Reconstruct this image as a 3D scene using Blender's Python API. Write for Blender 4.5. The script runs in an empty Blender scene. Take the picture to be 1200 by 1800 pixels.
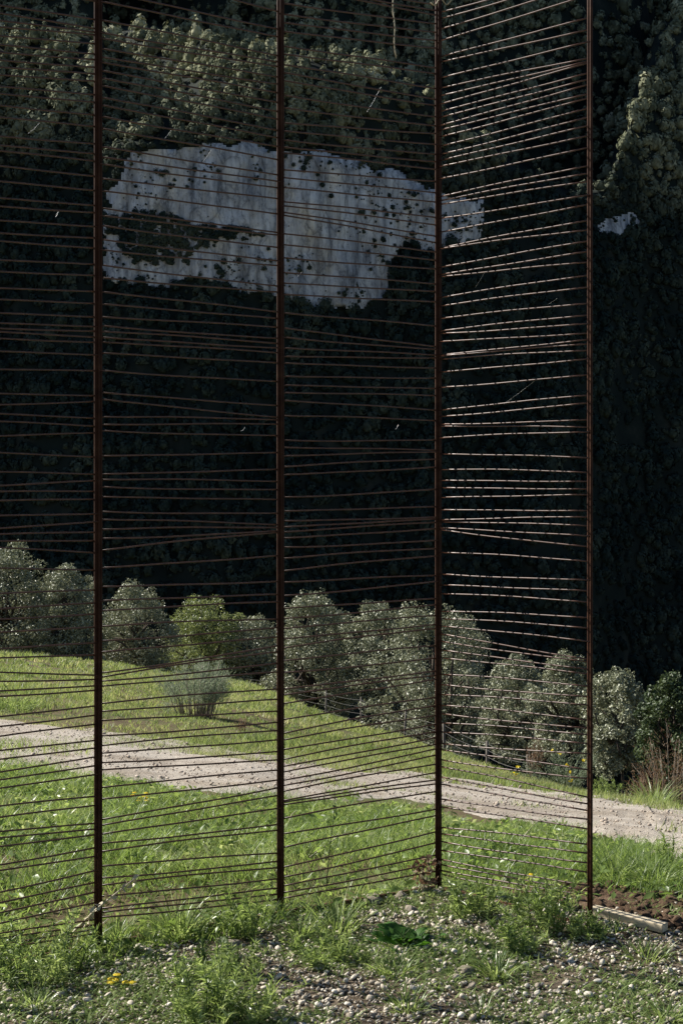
import bpy, math
import numpy as np
from mathutils import Vector, Matrix

R = np.random.default_rng(11)
scene = bpy.context.scene
col = scene.collection

# ------------------------------------------------------------------ camera
F = 2700.0            # focal length in pixels of the 1200 x 1800 photograph
HY = 772.0            # eye level row
EYE = 1.65
cam_d = bpy.data.cameras.new('camera')
cam_d.sensor_fit = 'VERTICAL'; cam_d.sensor_height = 36.0
cam_d.lens = 36.0 * F / 1800.0
cam_d.shift_y = -(900.0 - HY) / 1800.0
cam_d.clip_start = 0.05; cam_d.clip_end = 5000
cam = bpy.data.objects.new('camera', cam_d); col.objects.link(cam)
cam.location = (0, 0, EYE); cam.rotation_euler = (math.radians(90), 0, 0)
scene.camera = cam

# ------------------------------------------------------------------ light
SUN_AZ = math.radians(64)      # to the left of the view direction
SUN_EL = math.radians(36)
sdir = Vector((-math.sin(SUN_AZ) * math.cos(SUN_EL), math.cos(SUN_AZ) * math.cos(SUN_EL), math.sin(SUN_EL)))
w = bpy.data.worlds.new('World'); scene.world = w; w.use_nodes = True
nt = w.node_tree; bg = nt.nodes['Background']
sky = nt.nodes.new('ShaderNodeTexSky'); sky.sky_type = 'NISHITA'; sky.sun_disc = False
sky.sun_elevation = SUN_EL; sky.sun_rotation = -SUN_AZ
sky.air_density = 0.85; sky.dust_density = 0.2; sky.ozone_density = 3.0
nt.links.new(sky.outputs[0], bg.inputs[0]); bg.inputs[1].default_value = 0.05
sl = bpy.data.lights.new('sun', 'SUN'); sl.energy = 5.0; sl.angle = math.radians(0.5); sl.color = (1.0, 0.95, 0.87)
so = bpy.data.objects.new('sun', sl); col.objects.link(so); so.location = (-60, 30, 60)
so.rotation_euler = sdir.to_track_quat('Z', 'Y').to_euler()
scene.view_settings.view_transform = 'Standard'; scene.view_settings.look = 'None'
scene.view_settings.gamma = 1.0; scene.view_settings.use_curve_mapping = False
scene.view_settings.exposure = 0.92
scene.render.engine = 'CYCLES'
scene.cycles.use_denoising = True
scene.cycles.max_bounces = 6; scene.cycles.diffuse_bounces = 3; scene.cycles.glossy_bounces = 2
scene.cycles.transmission_bounces = 4; scene.cycles.transparent_max_bounces = 8

# ------------------------------------------------------------------ noise
def _hash(ix, iy, iz, seed):
    n = (ix * 374761393 + iy * 668265263 + iz * 2147483647 + seed * 974634777) & 0xffffffff
    n = ((n ^ (n >> 13)) * 1274126177) & 0xffffffff
    n = ((n ^ (n >> 16)) * 2246822519) & 0xffffffff
    return ((n ^ (n >> 15)) & 0xffffff) / float(0xffffff)
def vnoise(x, y, z=None, seed=0):
    x = np.asarray(x, float); y = np.asarray(y, float)
    z = np.zeros_like(x) if z is None else np.asarray(z, float)
    ix = np.floor(x).astype(np.int64); iy = np.floor(y).astype(np.int64); iz = np.floor(z).astype(np.int64)
    fx = x - ix; fy = y - iy; fz = z - iz
    fx = fx * fx * (3 - 2 * fx); fy = fy * fy * (3 - 2 * fy); fz = fz * fz * (3 - 2 * fz)
    r = 0
    for a in (0, 1):
        for b in (0, 1):
            for c in (0, 1):
                wgt = (fx if a else 1 - fx) * (fy if b else 1 - fy) * (fz if c else 1 - fz)
                r = r + wgt * _hash(ix + a, iy + b, iz + c, seed)
    return r
def fbm(x, y, z=None, seed=0, octs=4, gain=0.5):
    s = 0; a = 1; t = 0
    for o in range(octs):
        k = 2.0 ** o
        s = s + a * vnoise(np.asarray(x) * k, np.asarray(y) * k, None if z is None else np.asarray(z) * k, seed + o * 17)
        t += a; a *= gain
    return s / t

# ------------------------------------------------------------------ mesh helpers
def link(name, me, mat, parent=None, smooth=True):
    if mat is not None: me.materials.append(mat)
    o = bpy.data.objects.new(name, me); col.objects.link(o)
    if parent is not None: o.parent = parent
    return o
def mesh_np(name, V, faces, smooth=True):
    """V: (n,3); faces: list of (m,k) integer arrays (k = 3 or 4)"""
    me = bpy.data.meshes.new(name)
    V = np.asarray(V, np.float32)
    faces = [np.asarray(f, np.int32) for f in faces if len(f)]
    idx = np.concatenate([f.ravel() for f in faces])
    tot = np.concatenate([np.full(len(f), f.shape[1], np.int32) for f in faces])
    start = np.concatenate([[0], np.cumsum(tot)[:-1]]).astype(np.int32)
    me.vertices.add(len(V)); me.vertices.foreach_set('co', V.ravel())
    me.loops.add(len(idx)); me.loops.foreach_set('vertex_index', idx)
    me.polygons.add(len(tot)); me.polygons.foreach_set('loop_start', start)
    me.polygons.foreach_set('use_smooth', np.full(len(tot), smooth, bool))
    me.update(calc_edges=True)
    return me
class Acc:
    def __init__(self): self.V = []; self.T = []; self.Q = []; self.n = 0
    def add(self, V, T=None, Q=None):
        V = np.asarray(V, float).reshape(-1, 3)
        self.V.append(V)
        if T is not None and len(T): self.T.append(np.asarray(T) + self.n)
        if Q is not None and len(Q): self.Q.append(np.asarray(Q) + self.n)
        self.n += len(V)
    def tube(self, P, r, sides=6, cap=True):
        P = np.asarray(P, float); m = len(P); r = np.broadcast_to(np.asarray(r, float), (m,))
        T = np.gradient(P, axis=0); T /= np.linalg.norm(T, axis=1)[:, None] + 1e-12
        up = np.array([0, 0, 1.0]) if abs(T[0][2]) < 0.9 else np.array([1.0, 0, 0])
        A = np.cross(T, up); A /= np.linalg.norm(A, axis=1)[:, None] + 1e-12
        B = np.cross(T, A)
        th = np.linspace(0, 2 * np.pi, sides, endpoint=False)
        V = P[:, None, :] + r[:, None, None] * (A[:, None, :] * np.cos(th)[None, :, None] + B[:, None, :] * np.sin(th)[None, :, None])
        i = np.arange(m - 1)[:, None] * sides; j = np.arange(sides)[None, :]; k = (j + 1) % sides
        Q = np.stack([i + j, i + k, i + sides + k, i + sides + j], -1).reshape(-1, 4)
        V = V.reshape(-1, 3); Tn = []
        if cap:
            V = np.vstack([V, P[:1], P[-1:]]); c0 = m * sides; c1 = c0 + 1
            for a in range(sides):
                b = (a + 1) % sides
                Tn.append((c0, b, a)); Tn.append((c1, (m - 1) * sides + a, (m - 1) * sides + b))
        self.add(V, np.array(Tn) if Tn else None, Q)
    def box(self, M, sx, sy, sz):
        c = np.array([[x, y, z] for x in (-.5, .5) for y in (-.5, .5) for z in (-.5, .5)]) * (sx, sy, sz)
        c = c @ np.array(M.to_3x3()).T + np.array(M.translation)
        self.add(c, None, [[0, 1, 3, 2], [4, 6, 7, 5], [0, 4, 5, 1], [2, 3, 7, 6], [0, 2, 6, 4], [1, 5, 7, 3]])
    def mesh(self, name, smooth=True):
        fs = []
        if self.T: fs.append(np.concatenate(self.T))
        if self.Q: fs.append(np.concatenate(self.Q))
        return mesh_np(name, np.concatenate(self.V), fs, smooth)
    def build(self, name, mat, parent=None, smooth=True):
        return link(name, self.mesh(name, smooth), mat, parent)
def strips(base, dirv, side, length, width, bend, segs=2, tipw=0.05):
    """many blades: each a tapered curved strip. all args (n,..)"""
    n = len(base); ts = np.linspace(0, 1, segs + 1)
    V = []
    down = np.zeros((n, 3)); down[:, 2] = -1
    for t in ts:
        c = base + dirv * (length * t)[:, None] + bend * (length * t * t)[:, None]
        wd = (width * (1 - t) ** 0.7 if t < 1 else width * tipw)[:, None] * side * 0.5
        if t == 1: V.append(c)
        else: V.append(c - wd); V.append(c + wd)
    k = 2 * segs + 1
    V = np.stack(V, 1).reshape(-1, 3)
    o = np.arange(n)[:, None] * k
    Q = [o + np.array([[2 * i, 2 * i + 1, 2 * i + 3, 2 * i + 2]]) for i in range(segs - 1)]
    Q = np.concatenate(Q) if Q else np.zeros((0, 4), int)
    T = o + np.array([[2 * segs - 2, 2 * segs - 1, 2 * segs]])
    return V, T, Q
def rand_unit(n, zmin=-1.0):
    z = R.uniform(zmin, 1, n); a = R.uniform(0, 2 * np.pi, n); r = np.sqrt(1 - z * z)
    return np.stack([r * np.cos(a), r * np.sin(a), z], 1)
def quads(center, normal, size, aspect=1.6, fold=0.25):
    """leaf faces: folded rhombs (2 triangles each)"""
    n = len(center)
    h = rand_unit(n); u = np.cross(normal, h); u /= np.linalg.norm(u, axis=1)[:, None] + 1e-9
    v = np.cross(normal, u)
    s = size[:, None]
    a = center + u * s * aspect * .5; b = center - u * s * aspect * .5
    c = center + v * s * .5 + normal * s * fold * .5; d = center - v * s * .5 + normal * s * fold * .5
    V = np.stack([a, c, b, d], 1).reshape(-1, 3); o = np.arange(n)[:, None] * 4
    return V, np.concatenate([o + [[0, 1, 2]], o + [[0, 2, 3]]])
def tag(o, label=None, cat=None, group=None, kind=None):
    if label: o['label'] = label
    if cat: o['category'] = cat
    if group: o['group'] = group
    if kind: o['kind'] = kind
    return o
def empty(name, loc):
    e = bpy.data.objects.new(name, None); e.empty_display_size = 0.1; e.location = loc; col.objects.link(e)
    bpy.context.view_layer.update() if False else None
    return e
def child(name, acc, mat, parent, origin, smooth=True):
    """mesh built in world coordinates -> child of an empty at origin"""
    acc.V = [v - np.asarray(origin) for v in acc.V]
    return acc.build(name, mat, parent, smooth)

# ------------------------------------------------------------------ materials
def newmat(name):
    m = bpy.data.materials.new(name); m.use_nodes = True
    nt = m.node_tree; nt.nodes.clear()
    return m, nt, (lambda t: nt.nodes.new(t)), nt.links.new
def ramp(N, stops):
    r = N('ShaderNodeValToRGB'); e = r.color_ramp.elements
    while len(e) < len(stops): e.new(0.5)
    for i, (p, c) in enumerate(stops):
        e[i].position = p; e[i].color = (*c, 1)
    return r
def noise(N, L, scale, detail=4, rough=0.6, coord=None, seedw=0.0):
    n = N('ShaderNodeTexNoise'); n.inputs['Scale'].default_value = scale
    n.inputs['Detail'].default_value = detail; n.inputs['Roughness'].default_value = rough
    if coord is not None: L(coord, n.inputs['Vector'])
    return n
def leaf_mat(name, stops, nscale, trans=0.35, rough=0.45, spec=0.4, isl=0.55, ridge_sun=None):
    m, nt, N, L = newmat(name)
    tc = N('ShaderNodeTexCoord'); g = N('ShaderNodeNewGeometry')
    n = noise(N, L, nscale, 3, 0.6, tc.outputs['Object'])
    mx = N('ShaderNodeMix'); mx.inputs[0].default_value = isl
    mr = N('ShaderNodeMapRange'); mr.inputs[1].default_value = .3; mr.inputs[2].default_value = .7
    L(n.outputs[0], mr.inputs[0]); L(mr.outputs[0], mx.inputs[2]); L(g.outputs['Random Per Island'], mx.inputs[3])
    r = ramp(N, stops); L(mx.outputs[0], r.inputs[0])
    if ridge_sun:                       # sunlight on the ridge put into the colour: paler crowns above an altitude
        z0, z1, st2 = ridge_sun
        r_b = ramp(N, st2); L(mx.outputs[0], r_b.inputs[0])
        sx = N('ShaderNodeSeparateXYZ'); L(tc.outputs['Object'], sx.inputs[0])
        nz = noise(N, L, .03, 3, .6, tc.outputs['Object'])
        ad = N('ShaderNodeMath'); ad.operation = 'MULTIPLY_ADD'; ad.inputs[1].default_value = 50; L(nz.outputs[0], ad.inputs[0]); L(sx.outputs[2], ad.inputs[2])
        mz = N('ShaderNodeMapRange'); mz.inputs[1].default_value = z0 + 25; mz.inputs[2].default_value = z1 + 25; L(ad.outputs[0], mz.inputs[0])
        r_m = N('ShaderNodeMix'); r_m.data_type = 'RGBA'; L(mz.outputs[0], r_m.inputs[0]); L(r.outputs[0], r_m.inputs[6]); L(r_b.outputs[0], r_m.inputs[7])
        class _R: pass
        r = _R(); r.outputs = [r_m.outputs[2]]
    p = N('ShaderNodeBsdfPrincipled'); p.inputs['Roughness'].default_value = rough
    p.inputs['Specular IOR Level'].default_value = spec
    L(r.outputs[0], p.inputs['Base Color'])
    t = N('ShaderNodeBsdfTranslucent')
    hs = N('ShaderNodeHueSaturation'); hs.inputs['Saturation'].default_value = 1.15; hs.inputs['Value'].default_value = 1.25
    hs.inputs['Hue'].default_value = 0.485
    L(r.outputs[0], hs.inputs['Color']); L(hs.outputs[0], t.inputs[0])
    ms = N('ShaderNodeMixShader'); ms.inputs[0].default_value = trans
    o = N('ShaderNodeOutputMaterial')
    L(p.outputs[0], ms.inputs[1]); L(t.outputs[0], ms.inputs[2]); L(ms.outputs[0], o.inputs[0])
    return m
def solid_mat(name, stops, nscale, rough=0.8, spec=0.3, bump=0.0, bscale=None, isl=0.0, metallic=0.0, stretch=None):
    m, nt, N, L = newmat(name)
    tc = N('ShaderNodeTexCoord'); co = tc.outputs['Object']
    if stretch:
        mp = N('ShaderNodeMapping'); mp.inputs['Scale'].default_value = stretch; L(co, mp.inputs[0]); co = mp.outputs[0]
    n = noise(N, L, nscale, 6, 0.62, co)
    mr = N('ShaderNodeMapRange'); mr.inputs[1].default_value = .28; mr.inputs[2].default_value = .72
    L(n.outputs[0], mr.inputs[0]); f = mr.outputs[0]
    if isl:
        g = N('ShaderNodeNewGeometry'); mx = N('ShaderNodeMix'); mx.inputs[0].default_value = isl
        L(f, mx.inputs[2]); L(g.outputs['Random Per Island'], mx.inputs[3]); f = mx.outputs[0]
    r = ramp(N, stops); L(f, r.inputs[0])
    p = N('ShaderNodeBsdfPrincipled'); p.inputs['Roughness'].default_value = rough
    p.inputs['Specular IOR Level'].default_value = spec; p.inputs['Metallic'].default_value = metallic
    L(r.outputs[0], p.inputs['Base Color'])
    if bump:
        b = N('ShaderNodeBump'); b.inputs['Strength'].default_value = bump; b.inputs['Distance'].default_value = 0.02
        nb = noise(N, L, bscale or nscale * 4, 6, 0.7, tc.outputs['Object'])
        L(nb.outputs[0], b.inputs['Height']); L(b.outputs[0], p.inputs['Normal'])
    o = N('ShaderNodeOutputMaterial'); L(p.outputs[0], o.inputs[0])
    return m
def rust_mat(name, axis, pitch_scale, rough=0.42, spec=.5, k=1.0):
    """rusted reinforcing bar; the fine transverse ribs are relief along one axis"""
    m, nt, N, L = newmat(name)
    tc = N('ShaderNodeTexCoord')
    n = noise(N, L, 9, 6, .7, tc.outputs['Object'])
    r = ramp(N, [(.3, (.035 * k, .011 * k, .005 * k)), (.5, (.075 * k, .028 * k, .013 * k)), (.72, (.155 * k, .072 * k, .036 * k))]); L(n.outputs[0], r.inputs[0])
    p = N('ShaderNodeBsdfPrincipled'); p.inputs['Roughness'].default_value = rough
    p.inputs['Specular IOR Level'].default_value = spec; p.inputs['Metallic'].default_value = 0.0
    L(r.outputs[0], p.inputs['Base Color'])
    wv = N('ShaderNodeTexWave'); wv.wave_type = 'BANDS'; wv.bands_direction = axis
    wv.inputs['Scale'].default_value = pitch_scale; L(tc.outputs['Object'], wv.inputs['Vector'])
    b = N('ShaderNodeBump'); b.inputs['Strength'].default_value = .2; b.inputs['Distance'].default_value = .0004
    L(wv.outputs[1], b.inputs['Height']); L(b.outputs[0], p.inputs['Normal'])
    o = N('ShaderNodeOutputMaterial'); L(p.outputs[0], o.inputs[0])
    return m

M = {}
M['ground'] = solid_mat('soil', [(.0, (.075, .055, .032)), (.45, (.13, .10, .055)), (.7, (.085, .10, .035)), (1, (.17, .135, .085))], 1.3, .95, .15, .8, 26)
M['track'] = solid_mat('track_gravel', [(.0, (.25, .205, .155)), (.35, (.36, .315, .26)), (.65, (.45, .405, .345)), (1, (.31, .255, .19))], 1.4, .95, .15, .9, 38)
M['gravel'] = solid_mat('pebbles', [(.0, (.17, .135, .10)), (.35, (.38, .33, .255)), (.7, (.56, .50, .405)), (1, (.76, .71, .60))], 6, .8, .3, 0, None, .75)
M['chips'] = solid_mat('track_chips', [(.0, (.24, .195, .15)), (.5, (.37, .31, .25)), (1, (.50, .43, .36))], 3, .9, .15, 0, None, .6)
M['fines'] = solid_mat('gravel_fines', [(.0, (.09, .068, .045)), (1, (.20, .16, .115))], 14, .95, .1, .8, 80)
M['clod'] = solid_mat('earth_clods', [(.0, (.05, .032, .020)), (.5, (.10, .064, .040)), (1, (.17, .115, .077))], 14, .95, .1, .9, 40, .3)
M['rock'] = solid_mat('limestone_block', [(.0, (.14, .115, .085)), (.5, (.27, .235, .185)), (1, (.42, .375, .30))], 9, .9, .2, .6, 40)
M['grass'] = leaf_mat('grass_blades', [(.0, (.08, .13, .035)), (.45, (.17, .255, .075)), (.75, (.28, .36, .13)), (1, (.45, .46, .26))], 1.1, .54, .36, .35)
M['meadow'] = leaf_mat('meadow_grass', [(.0, (.085, .135, .04)), (.4, (.185, .25, .085)), (.7, (.30, .335, .14)), (1, (.47, .43, .26))], .55, .5, .5, .3, .35)
M['weed'] = leaf_mat('weed_leaves', [(.0, (.085, .14, .035)), (.5, (.235, .32, .11)), (1, (.44, .51, .23))], 5, .52, .34, .5)
M['rosette'] = leaf_mat('dark_broad_leaves', [(.0, (.03, .085, .015)), (.5, (.06, .15, .028)), (1, (.12, .24, .05))], 8, .5, .5, .35)
M['straw'] = solid_mat('dry_straw', [(.0, (.30, .25, .15)), (1, (.58, .52, .37))], 12, .6, .4)
M['oak'] = leaf_mat('holm_oak_leaves', [(.0, (.10, .115, .066)), (.5, (.23, .248, .155)), (1, (.42, .43, .30))], .9, .14, .46, .45)
M['poplar'] = leaf_mat('fresh_green_leaves', [(.0, (.10, .135, .05)), (.5, (.18, .22, .085)), (1, (.29, .32, .15))], 1.0, .35, .42, .5)
M['juniper'] = leaf_mat('juniper_foliage', [(.0, (.03, .05, .022)), (.5, (.06, .09, .035)), (1, (.12, .15, .065))], 1.6, .2, .5, .4)
M['broom'] = leaf_mat('broom_foliage', [(.0, (.14, .18, .12)), (.5, (.24, .29, .19)), (1, (.36, .40, .29))], 5, .3, .5, .3)
M['dead'] = leaf_mat('dead_brown_leaves', [(.0, (.10, .06, .035)), (.5, (.19, .125, .075)), (1, (.33, .25, .16))], 7, .3, .6, .2)
M['bark'] = solid_mat('bark', [(.0, (.05, .04, .032)), (1, (.13, .11, .09))], 8, .95, .1, .8, 30)
M['twig'] = solid_mat('dry_twigs', [(.0, (.16, .13, .10)), (1, (.38, .33, .26))], 10, .85, .2)
M['stem'] = leaf_mat('green_stems', [(.0, (.05, .085, .025)), (1, (.12, .17, .06))], 5, .2, .5, .3)
M['yellow'] = leaf_mat('yellow_petals', [(.0, (.70, .55, .03)), (1, (.85, .75, .08))], 5, .35, .5, .3)
M['forest'] = leaf_mat('hillside_trees', [(.0, (.009, .018, .018)), (.4, (.023, .036, .032)), (.7, (.047, .062, .048)), (1, (.085, .10, .072))], .045, .04, .9, .03, .3, (96, 132, [(.0, (.045, .058, .040)), (.4, (.13, .142, .09)), (.7, (.28, .285, .18)), (1, (.42, .41, .29))]))  # second ramp paints the upper crowns paler, as if sunlit
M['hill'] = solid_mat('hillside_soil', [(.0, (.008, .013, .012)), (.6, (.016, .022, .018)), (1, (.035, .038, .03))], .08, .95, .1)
M['rodmat'] = rust_mat('rusty_rebar', 'X', 38.0, .42, .7)
M['postmat'] = rust_mat('rusty_post_bar', 'Z', 26.0, .7, .15, .55)
M['rail'] = solid_mat('rusty_flat_bar', [(.0, (.05, .02, .011)), (.5, (.11, .048, .024)), (1, (.19, .09, .045))], 14, .6, .4, .3, 90)
M['plank'] = solid_mat('pale_timber', [(.0, (.45, .37, .24)), (1, (.66, .57, .41))], 5, .75, .3, .1, 20, stretch=(1, 8, 8))
M['fpost'] = solid_mat('grey_timber_post', [(.0, (.10, .09, .075)), (1, (.19, .17, .145))], 9, .9, .2)
M['wire'] = solid_mat('fence_wire', [(.0, (.13, .125, .12)), (1, (.24, .235, .225))], 9, .5, .5, metallic=.5)
M['silk'] = solid_mat('spider_silk', [(.0, (.8, .8, .8)), (1, (.9, .9, .9))], 9, .3, .8)

# limestone cliff: vertical run-off streaks, bedding and stains
def cliff_mat():
    m, nt, N, L = newmat('limestone_cliff')
    tc = N('ShaderNodeTexCoord')
    mp = N('ShaderNodeMapping'); mp.inputs['Scale'].default_value = (1, .4, .16); L(tc.outputs['Object'], mp.inputs[0])
    n1 = noise(N, L, .30, 6, .65, mp.outputs[0])
    r1 = ramp(N, [(.30, (.17, .18, .20)), (.42, (.39, .40, .42)), (.54, (.62, .63, .65)), (.68, (.80, .805, .81))]); L(n1.outputs[0], r1.inputs[0])
    n3 = noise(N, L, .55, 8, .75, tc.outputs['Object'])
    r3 = ramp(N, [(.36, (.35, .36, .38)), (.47, (.86, .87, .88)), (.7, (1, 1, 1))]); L(n3.outputs[0], r3.inputs[0])
    m3 = N('ShaderNodeMix'); m3.data_type = 'RGBA'; m3.blend_type = 'MULTIPLY'; m3.inputs[0].default_value = .65
    L(r1.outputs[0], m3.inputs[6]); L(r3.outputs[0], m3.inputs[7])
    vo = N('ShaderNodeTexVoronoi'); vo.feature = 'DISTANCE_TO_EDGE'; vo.inputs['Scale'].default_value = .16
    mv = N('ShaderNodeMapping'); mv.inputs['Scale'].default_value = (1, .5, .3); wb = noise(N, L, .12, 4, .6, tc.outputs['Object'])
    va = N('ShaderNodeVectorMath'); va.operation = 'MULTIPLY_ADD'; va.inputs[1].default_value = (9, 9, 9); L(wb.outputs[1], va.inputs[0]); L(tc.outputs['Object'], va.inputs[2])
    L(va.outputs[0], mv.inputs[0]); L(mv.outputs[0], vo.inputs['Vector'])
    rv = ramp(N, [(.0, (.30, .31, .33)), (.035, (.8, .8, .8)), (.09, (1, 1, 1))]); L(vo.outputs['Distance'], rv.inputs[0])
    m4 = N('ShaderNodeMix'); m4.data_type = 'RGBA'; m4.blend_type = 'MULTIPLY'; m4.inputs[0].default_value = .7
    L(m3.outputs[2], m4.inputs[6]); L(rv.outputs[0], m4.inputs[7]); m3 = m4
    n2 = noise(N, L, .05, 5, .6, tc.outputs['Object'])
    r2 = ramp(N, [(.3, (.62, .64, .68)), (.55, (1, 1, 1)), (.75, (1.0, .95, .86))]); L(n2.outputs[0], r2.inputs[0])
    mx = N('ShaderNodeMix'); mx.data_type = 'RGBA'; mx.blend_type = 'MULTIPLY'; mx.inputs[0].default_value = 1
    L(m3.outputs[2], mx.inputs[6]); L(r2.outputs[0], mx.inputs[7])
    p = N('ShaderNodeBsdfPrincipled'); p.inputs['Roughness'].default_value = .9; p.inputs['Specular IOR Level'].default_value = .2
    L(mx.outputs[2], p.inputs['Base Color'])
    nb = noise(N, L, .9, 7, .7, mp.outputs[0])
    b = N('ShaderNodeBump'); b.inputs['Strength'].default_value = .8; b.inputs['Distance'].default_value = 1.2
    L(nb.outputs[0], b.inputs['Height']); L(b.outputs[0], p.inputs['Normal'])
    o = N('ShaderNodeOutputMaterial'); L(p.outputs[0], o.inputs[0])
    return m
M['cliff'] = cliff_mat()

# ------------------------------------------------------------------ terrain shape
PXS = [-1500, -600, 0, 200, 300, 430, 573, 640, 710, 800, 900, 1000, 1100, 1200, 1800, 2700]
SLP = [.105, .112, .122, .130, .140, .147, .166, .173, .178, .187, .193, .198, .200, .202, .206, .206]
EDG = [60, 62, 64, 66, 73, 79, 60, 54, 48, 37, 29, 25, 21, 19, 18, 18]
def px_of(X, Y):
    return 600 + F * X / np.maximum(Y, 0.6)
def ground(X, Y, rough=True):
    X = np.asarray(X, float); Y = np.asarray(Y, float)
    px = np.clip(px_of(X, Y), -1500, 2700)
    s = np.interp(px, PXS, SLP); e = np.interp(px, PXS, EDG)
    q = Y - 6.0
    rmp = 0.5 * (q + np.sqrt(q * q + .25))
    z = -s * np.minimum(rmp, 260)
    d = Y - e
    z = z - 0.42 * 0.5 * (d + np.sqrt(d * d + 6)) * (Y > 0) + 0.42 * 0.5 * (-e + np.sqrt(e * e + 6)) * 0
    z = np.where(Y > 0, z, 0)
    if rough:
        far = np.clip((Y - 6) / 14, 0, 1)
        z = z + (fbm(X * 1.3, Y * 1.3, None, 3) - .5) * (.035 + .02 * far) + (fbm(X * .17 + 9, Y * .17, None, 5) - .5) * .16 * far * np.clip(70 / np.maximum(Y, 1), .6, 1)
    return np.maximum(z, -135)
def proj(X, Y, Z):
    return 600 + F * X / Y, HY - F * (Z - EYE) / Y
def at(px, py, ymin=3.4, ymax=140):
    """point of the ground seen through a pixel"""
    Ys = np.exp(np.linspace(math.log(ymin), math.log(ymax), 900))
    X = (px - 600) / F * Ys; z = EYE - (py - HY) / F * Ys
    d = z - ground(X, Ys)
    i = np.argmax(d < 0) if (d < 0).any() else len(Ys) - 1
    i = max(i, 1)
    f = d[i - 1] / (d[i - 1] - d[i] + 1e-12); Yv = Ys[i - 1] + f * (Ys[i] - Ys[i - 1])
    Xv = (px - 600) / F * Yv
    return np.array([Xv, Yv, float(ground(Xv, Yv))])
def at_depth(px, Y):
    X = (px - 600) / F * Y
    return np.array([X, Y, float(ground(X, Y))])

# ground sheet
ang = np.concatenate([np.linspace(-180, -40, 36)[:-1], np.linspace(-40, -17, 16)[:-1], np.linspace(-17, 17, 190)[:-1], np.linspace(17, 40, 16)[:-1], np.linspace(40, 180, 36)[:-1]])
rad = np.concatenate([[0.0], np.exp(np.linspace(math.log(.4), math.log(3.6), 16))[:-1], np.exp(np.linspace(math.log(3.6), math.log(640), 250))])
AA, RR = np.meshgrid(np.radians(ang), rad[1:], indexing='ij')
GX = RR * np.sin(AA); GY = RR * np.cos(AA); GZ = ground(GX, GY)
na, nr = GX.shape
Vg = np.stack([GX, GY, GZ], -1).reshape(-1, 3)
ii = np.arange(na)[:, None]; jj = np.arange(nr - 1)[None, :]; i2 = (ii + 1) % na
Qg = np.stack([ii * nr + jj, ii * nr + jj + 1, i2 * nr + jj + 1, i2 * nr + jj], -1).reshape(-1, 4)
Vg = np.vstack([Vg, [[0, 0, float(ground(0., 0.))]]])
Tg = np.stack([np.full(na, na * nr), np.arange(na) * nr, ((np.arange(na) + 1) % na) * nr], -1)
gnd = link('ground', mesh_np('ground', Vg, [Tg, Qg]), M['ground']); gnd['kind'] = 'structure'

# gravel track across the meadow
TN = [(-500, 1300), (0, 1342), (90, 1352), (180, 1366), (330, 1390), (480, 1398), (600, 1404), (700, 1408), (800, 1428), (930, 1447), (1040, 1466), (1120, 1490), (1200, 1515), (1500, 1590)]
TF = [(-500, 1225), (0, 1268), (90, 1276), (180, 1287), (330, 1308), (480, 1328), (600, 1342), (700, 1356), (800, 1371), (930, 1388), (1040, 1402), (1120, 1410), (1200, 1421), (1500, 1450)]
def track_py(px, near):
    t = TN if near else TF
    return np.interp(px, [a for a, b in t], [b for a, b in t])
pxs = np.linspace(-480, 1500, 230); nw = 26
rows = []
for k in range(len(pxs)):
    a = at(pxs[k], track_py(pxs[k], True), ymax=20); b = at(pxs[k], track_py(pxs[k], False), ymax=20)
    rows.append((a, b))
A_ = np.array([r[0] for r in rows]); B_ = np.array([r[1] for r in rows])
ww = np.linspace(-.14, 1.14, nw)
TX = A_[:, None, 0] + (B_ - A_)[:, None, 0] * ww[None]; TY = A_[:, None, 1] + (B_ - A_)[:, None, 1] * ww[None]
edge = np.minimum(ww, 1 - ww)[None] + (fbm(TX * 2.2, TY * 2.2, None, 41, 4) - .5) * .34
rut = -.03 * (np.exp(-((ww - .27) / .09) ** 2) + np.exp(-((ww - .73) / .09) ** 2))[None]
TZ = ground(TX, TY) + np.clip(edge * .35, -.06, .026) + rut * np.clip(edge * 4, 0, 1) * .6 + (fbm(TX * 5, TY * 5, None, 44, 3) - .5) * .025
nk = len(pxs)
ii = np.arange(nk - 1)[:, None]; jj = np.arange(nw - 1)[None, :]
Qt = np.stack([ii * nw + jj, (ii + 1) * nw + jj, (ii + 1) * nw + jj + 1, ii * nw + jj + 1], -1).reshape(-1, 4)
trk = link('gravel_track', mesh_np('gravel_track', np.stack([TX, TY, TZ], -1).reshape(-1, 3), [Qt]), M['track']); trk['kind'] = 'structure'
def track_t(X, Y, Z):
    """0 at the near verge, 1 at the far verge of the track"""
    px, py = proj(X, Y, Z); n = track_py(px, True); f = track_py(px, False)
    return (n - py) / (n - f)

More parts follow.
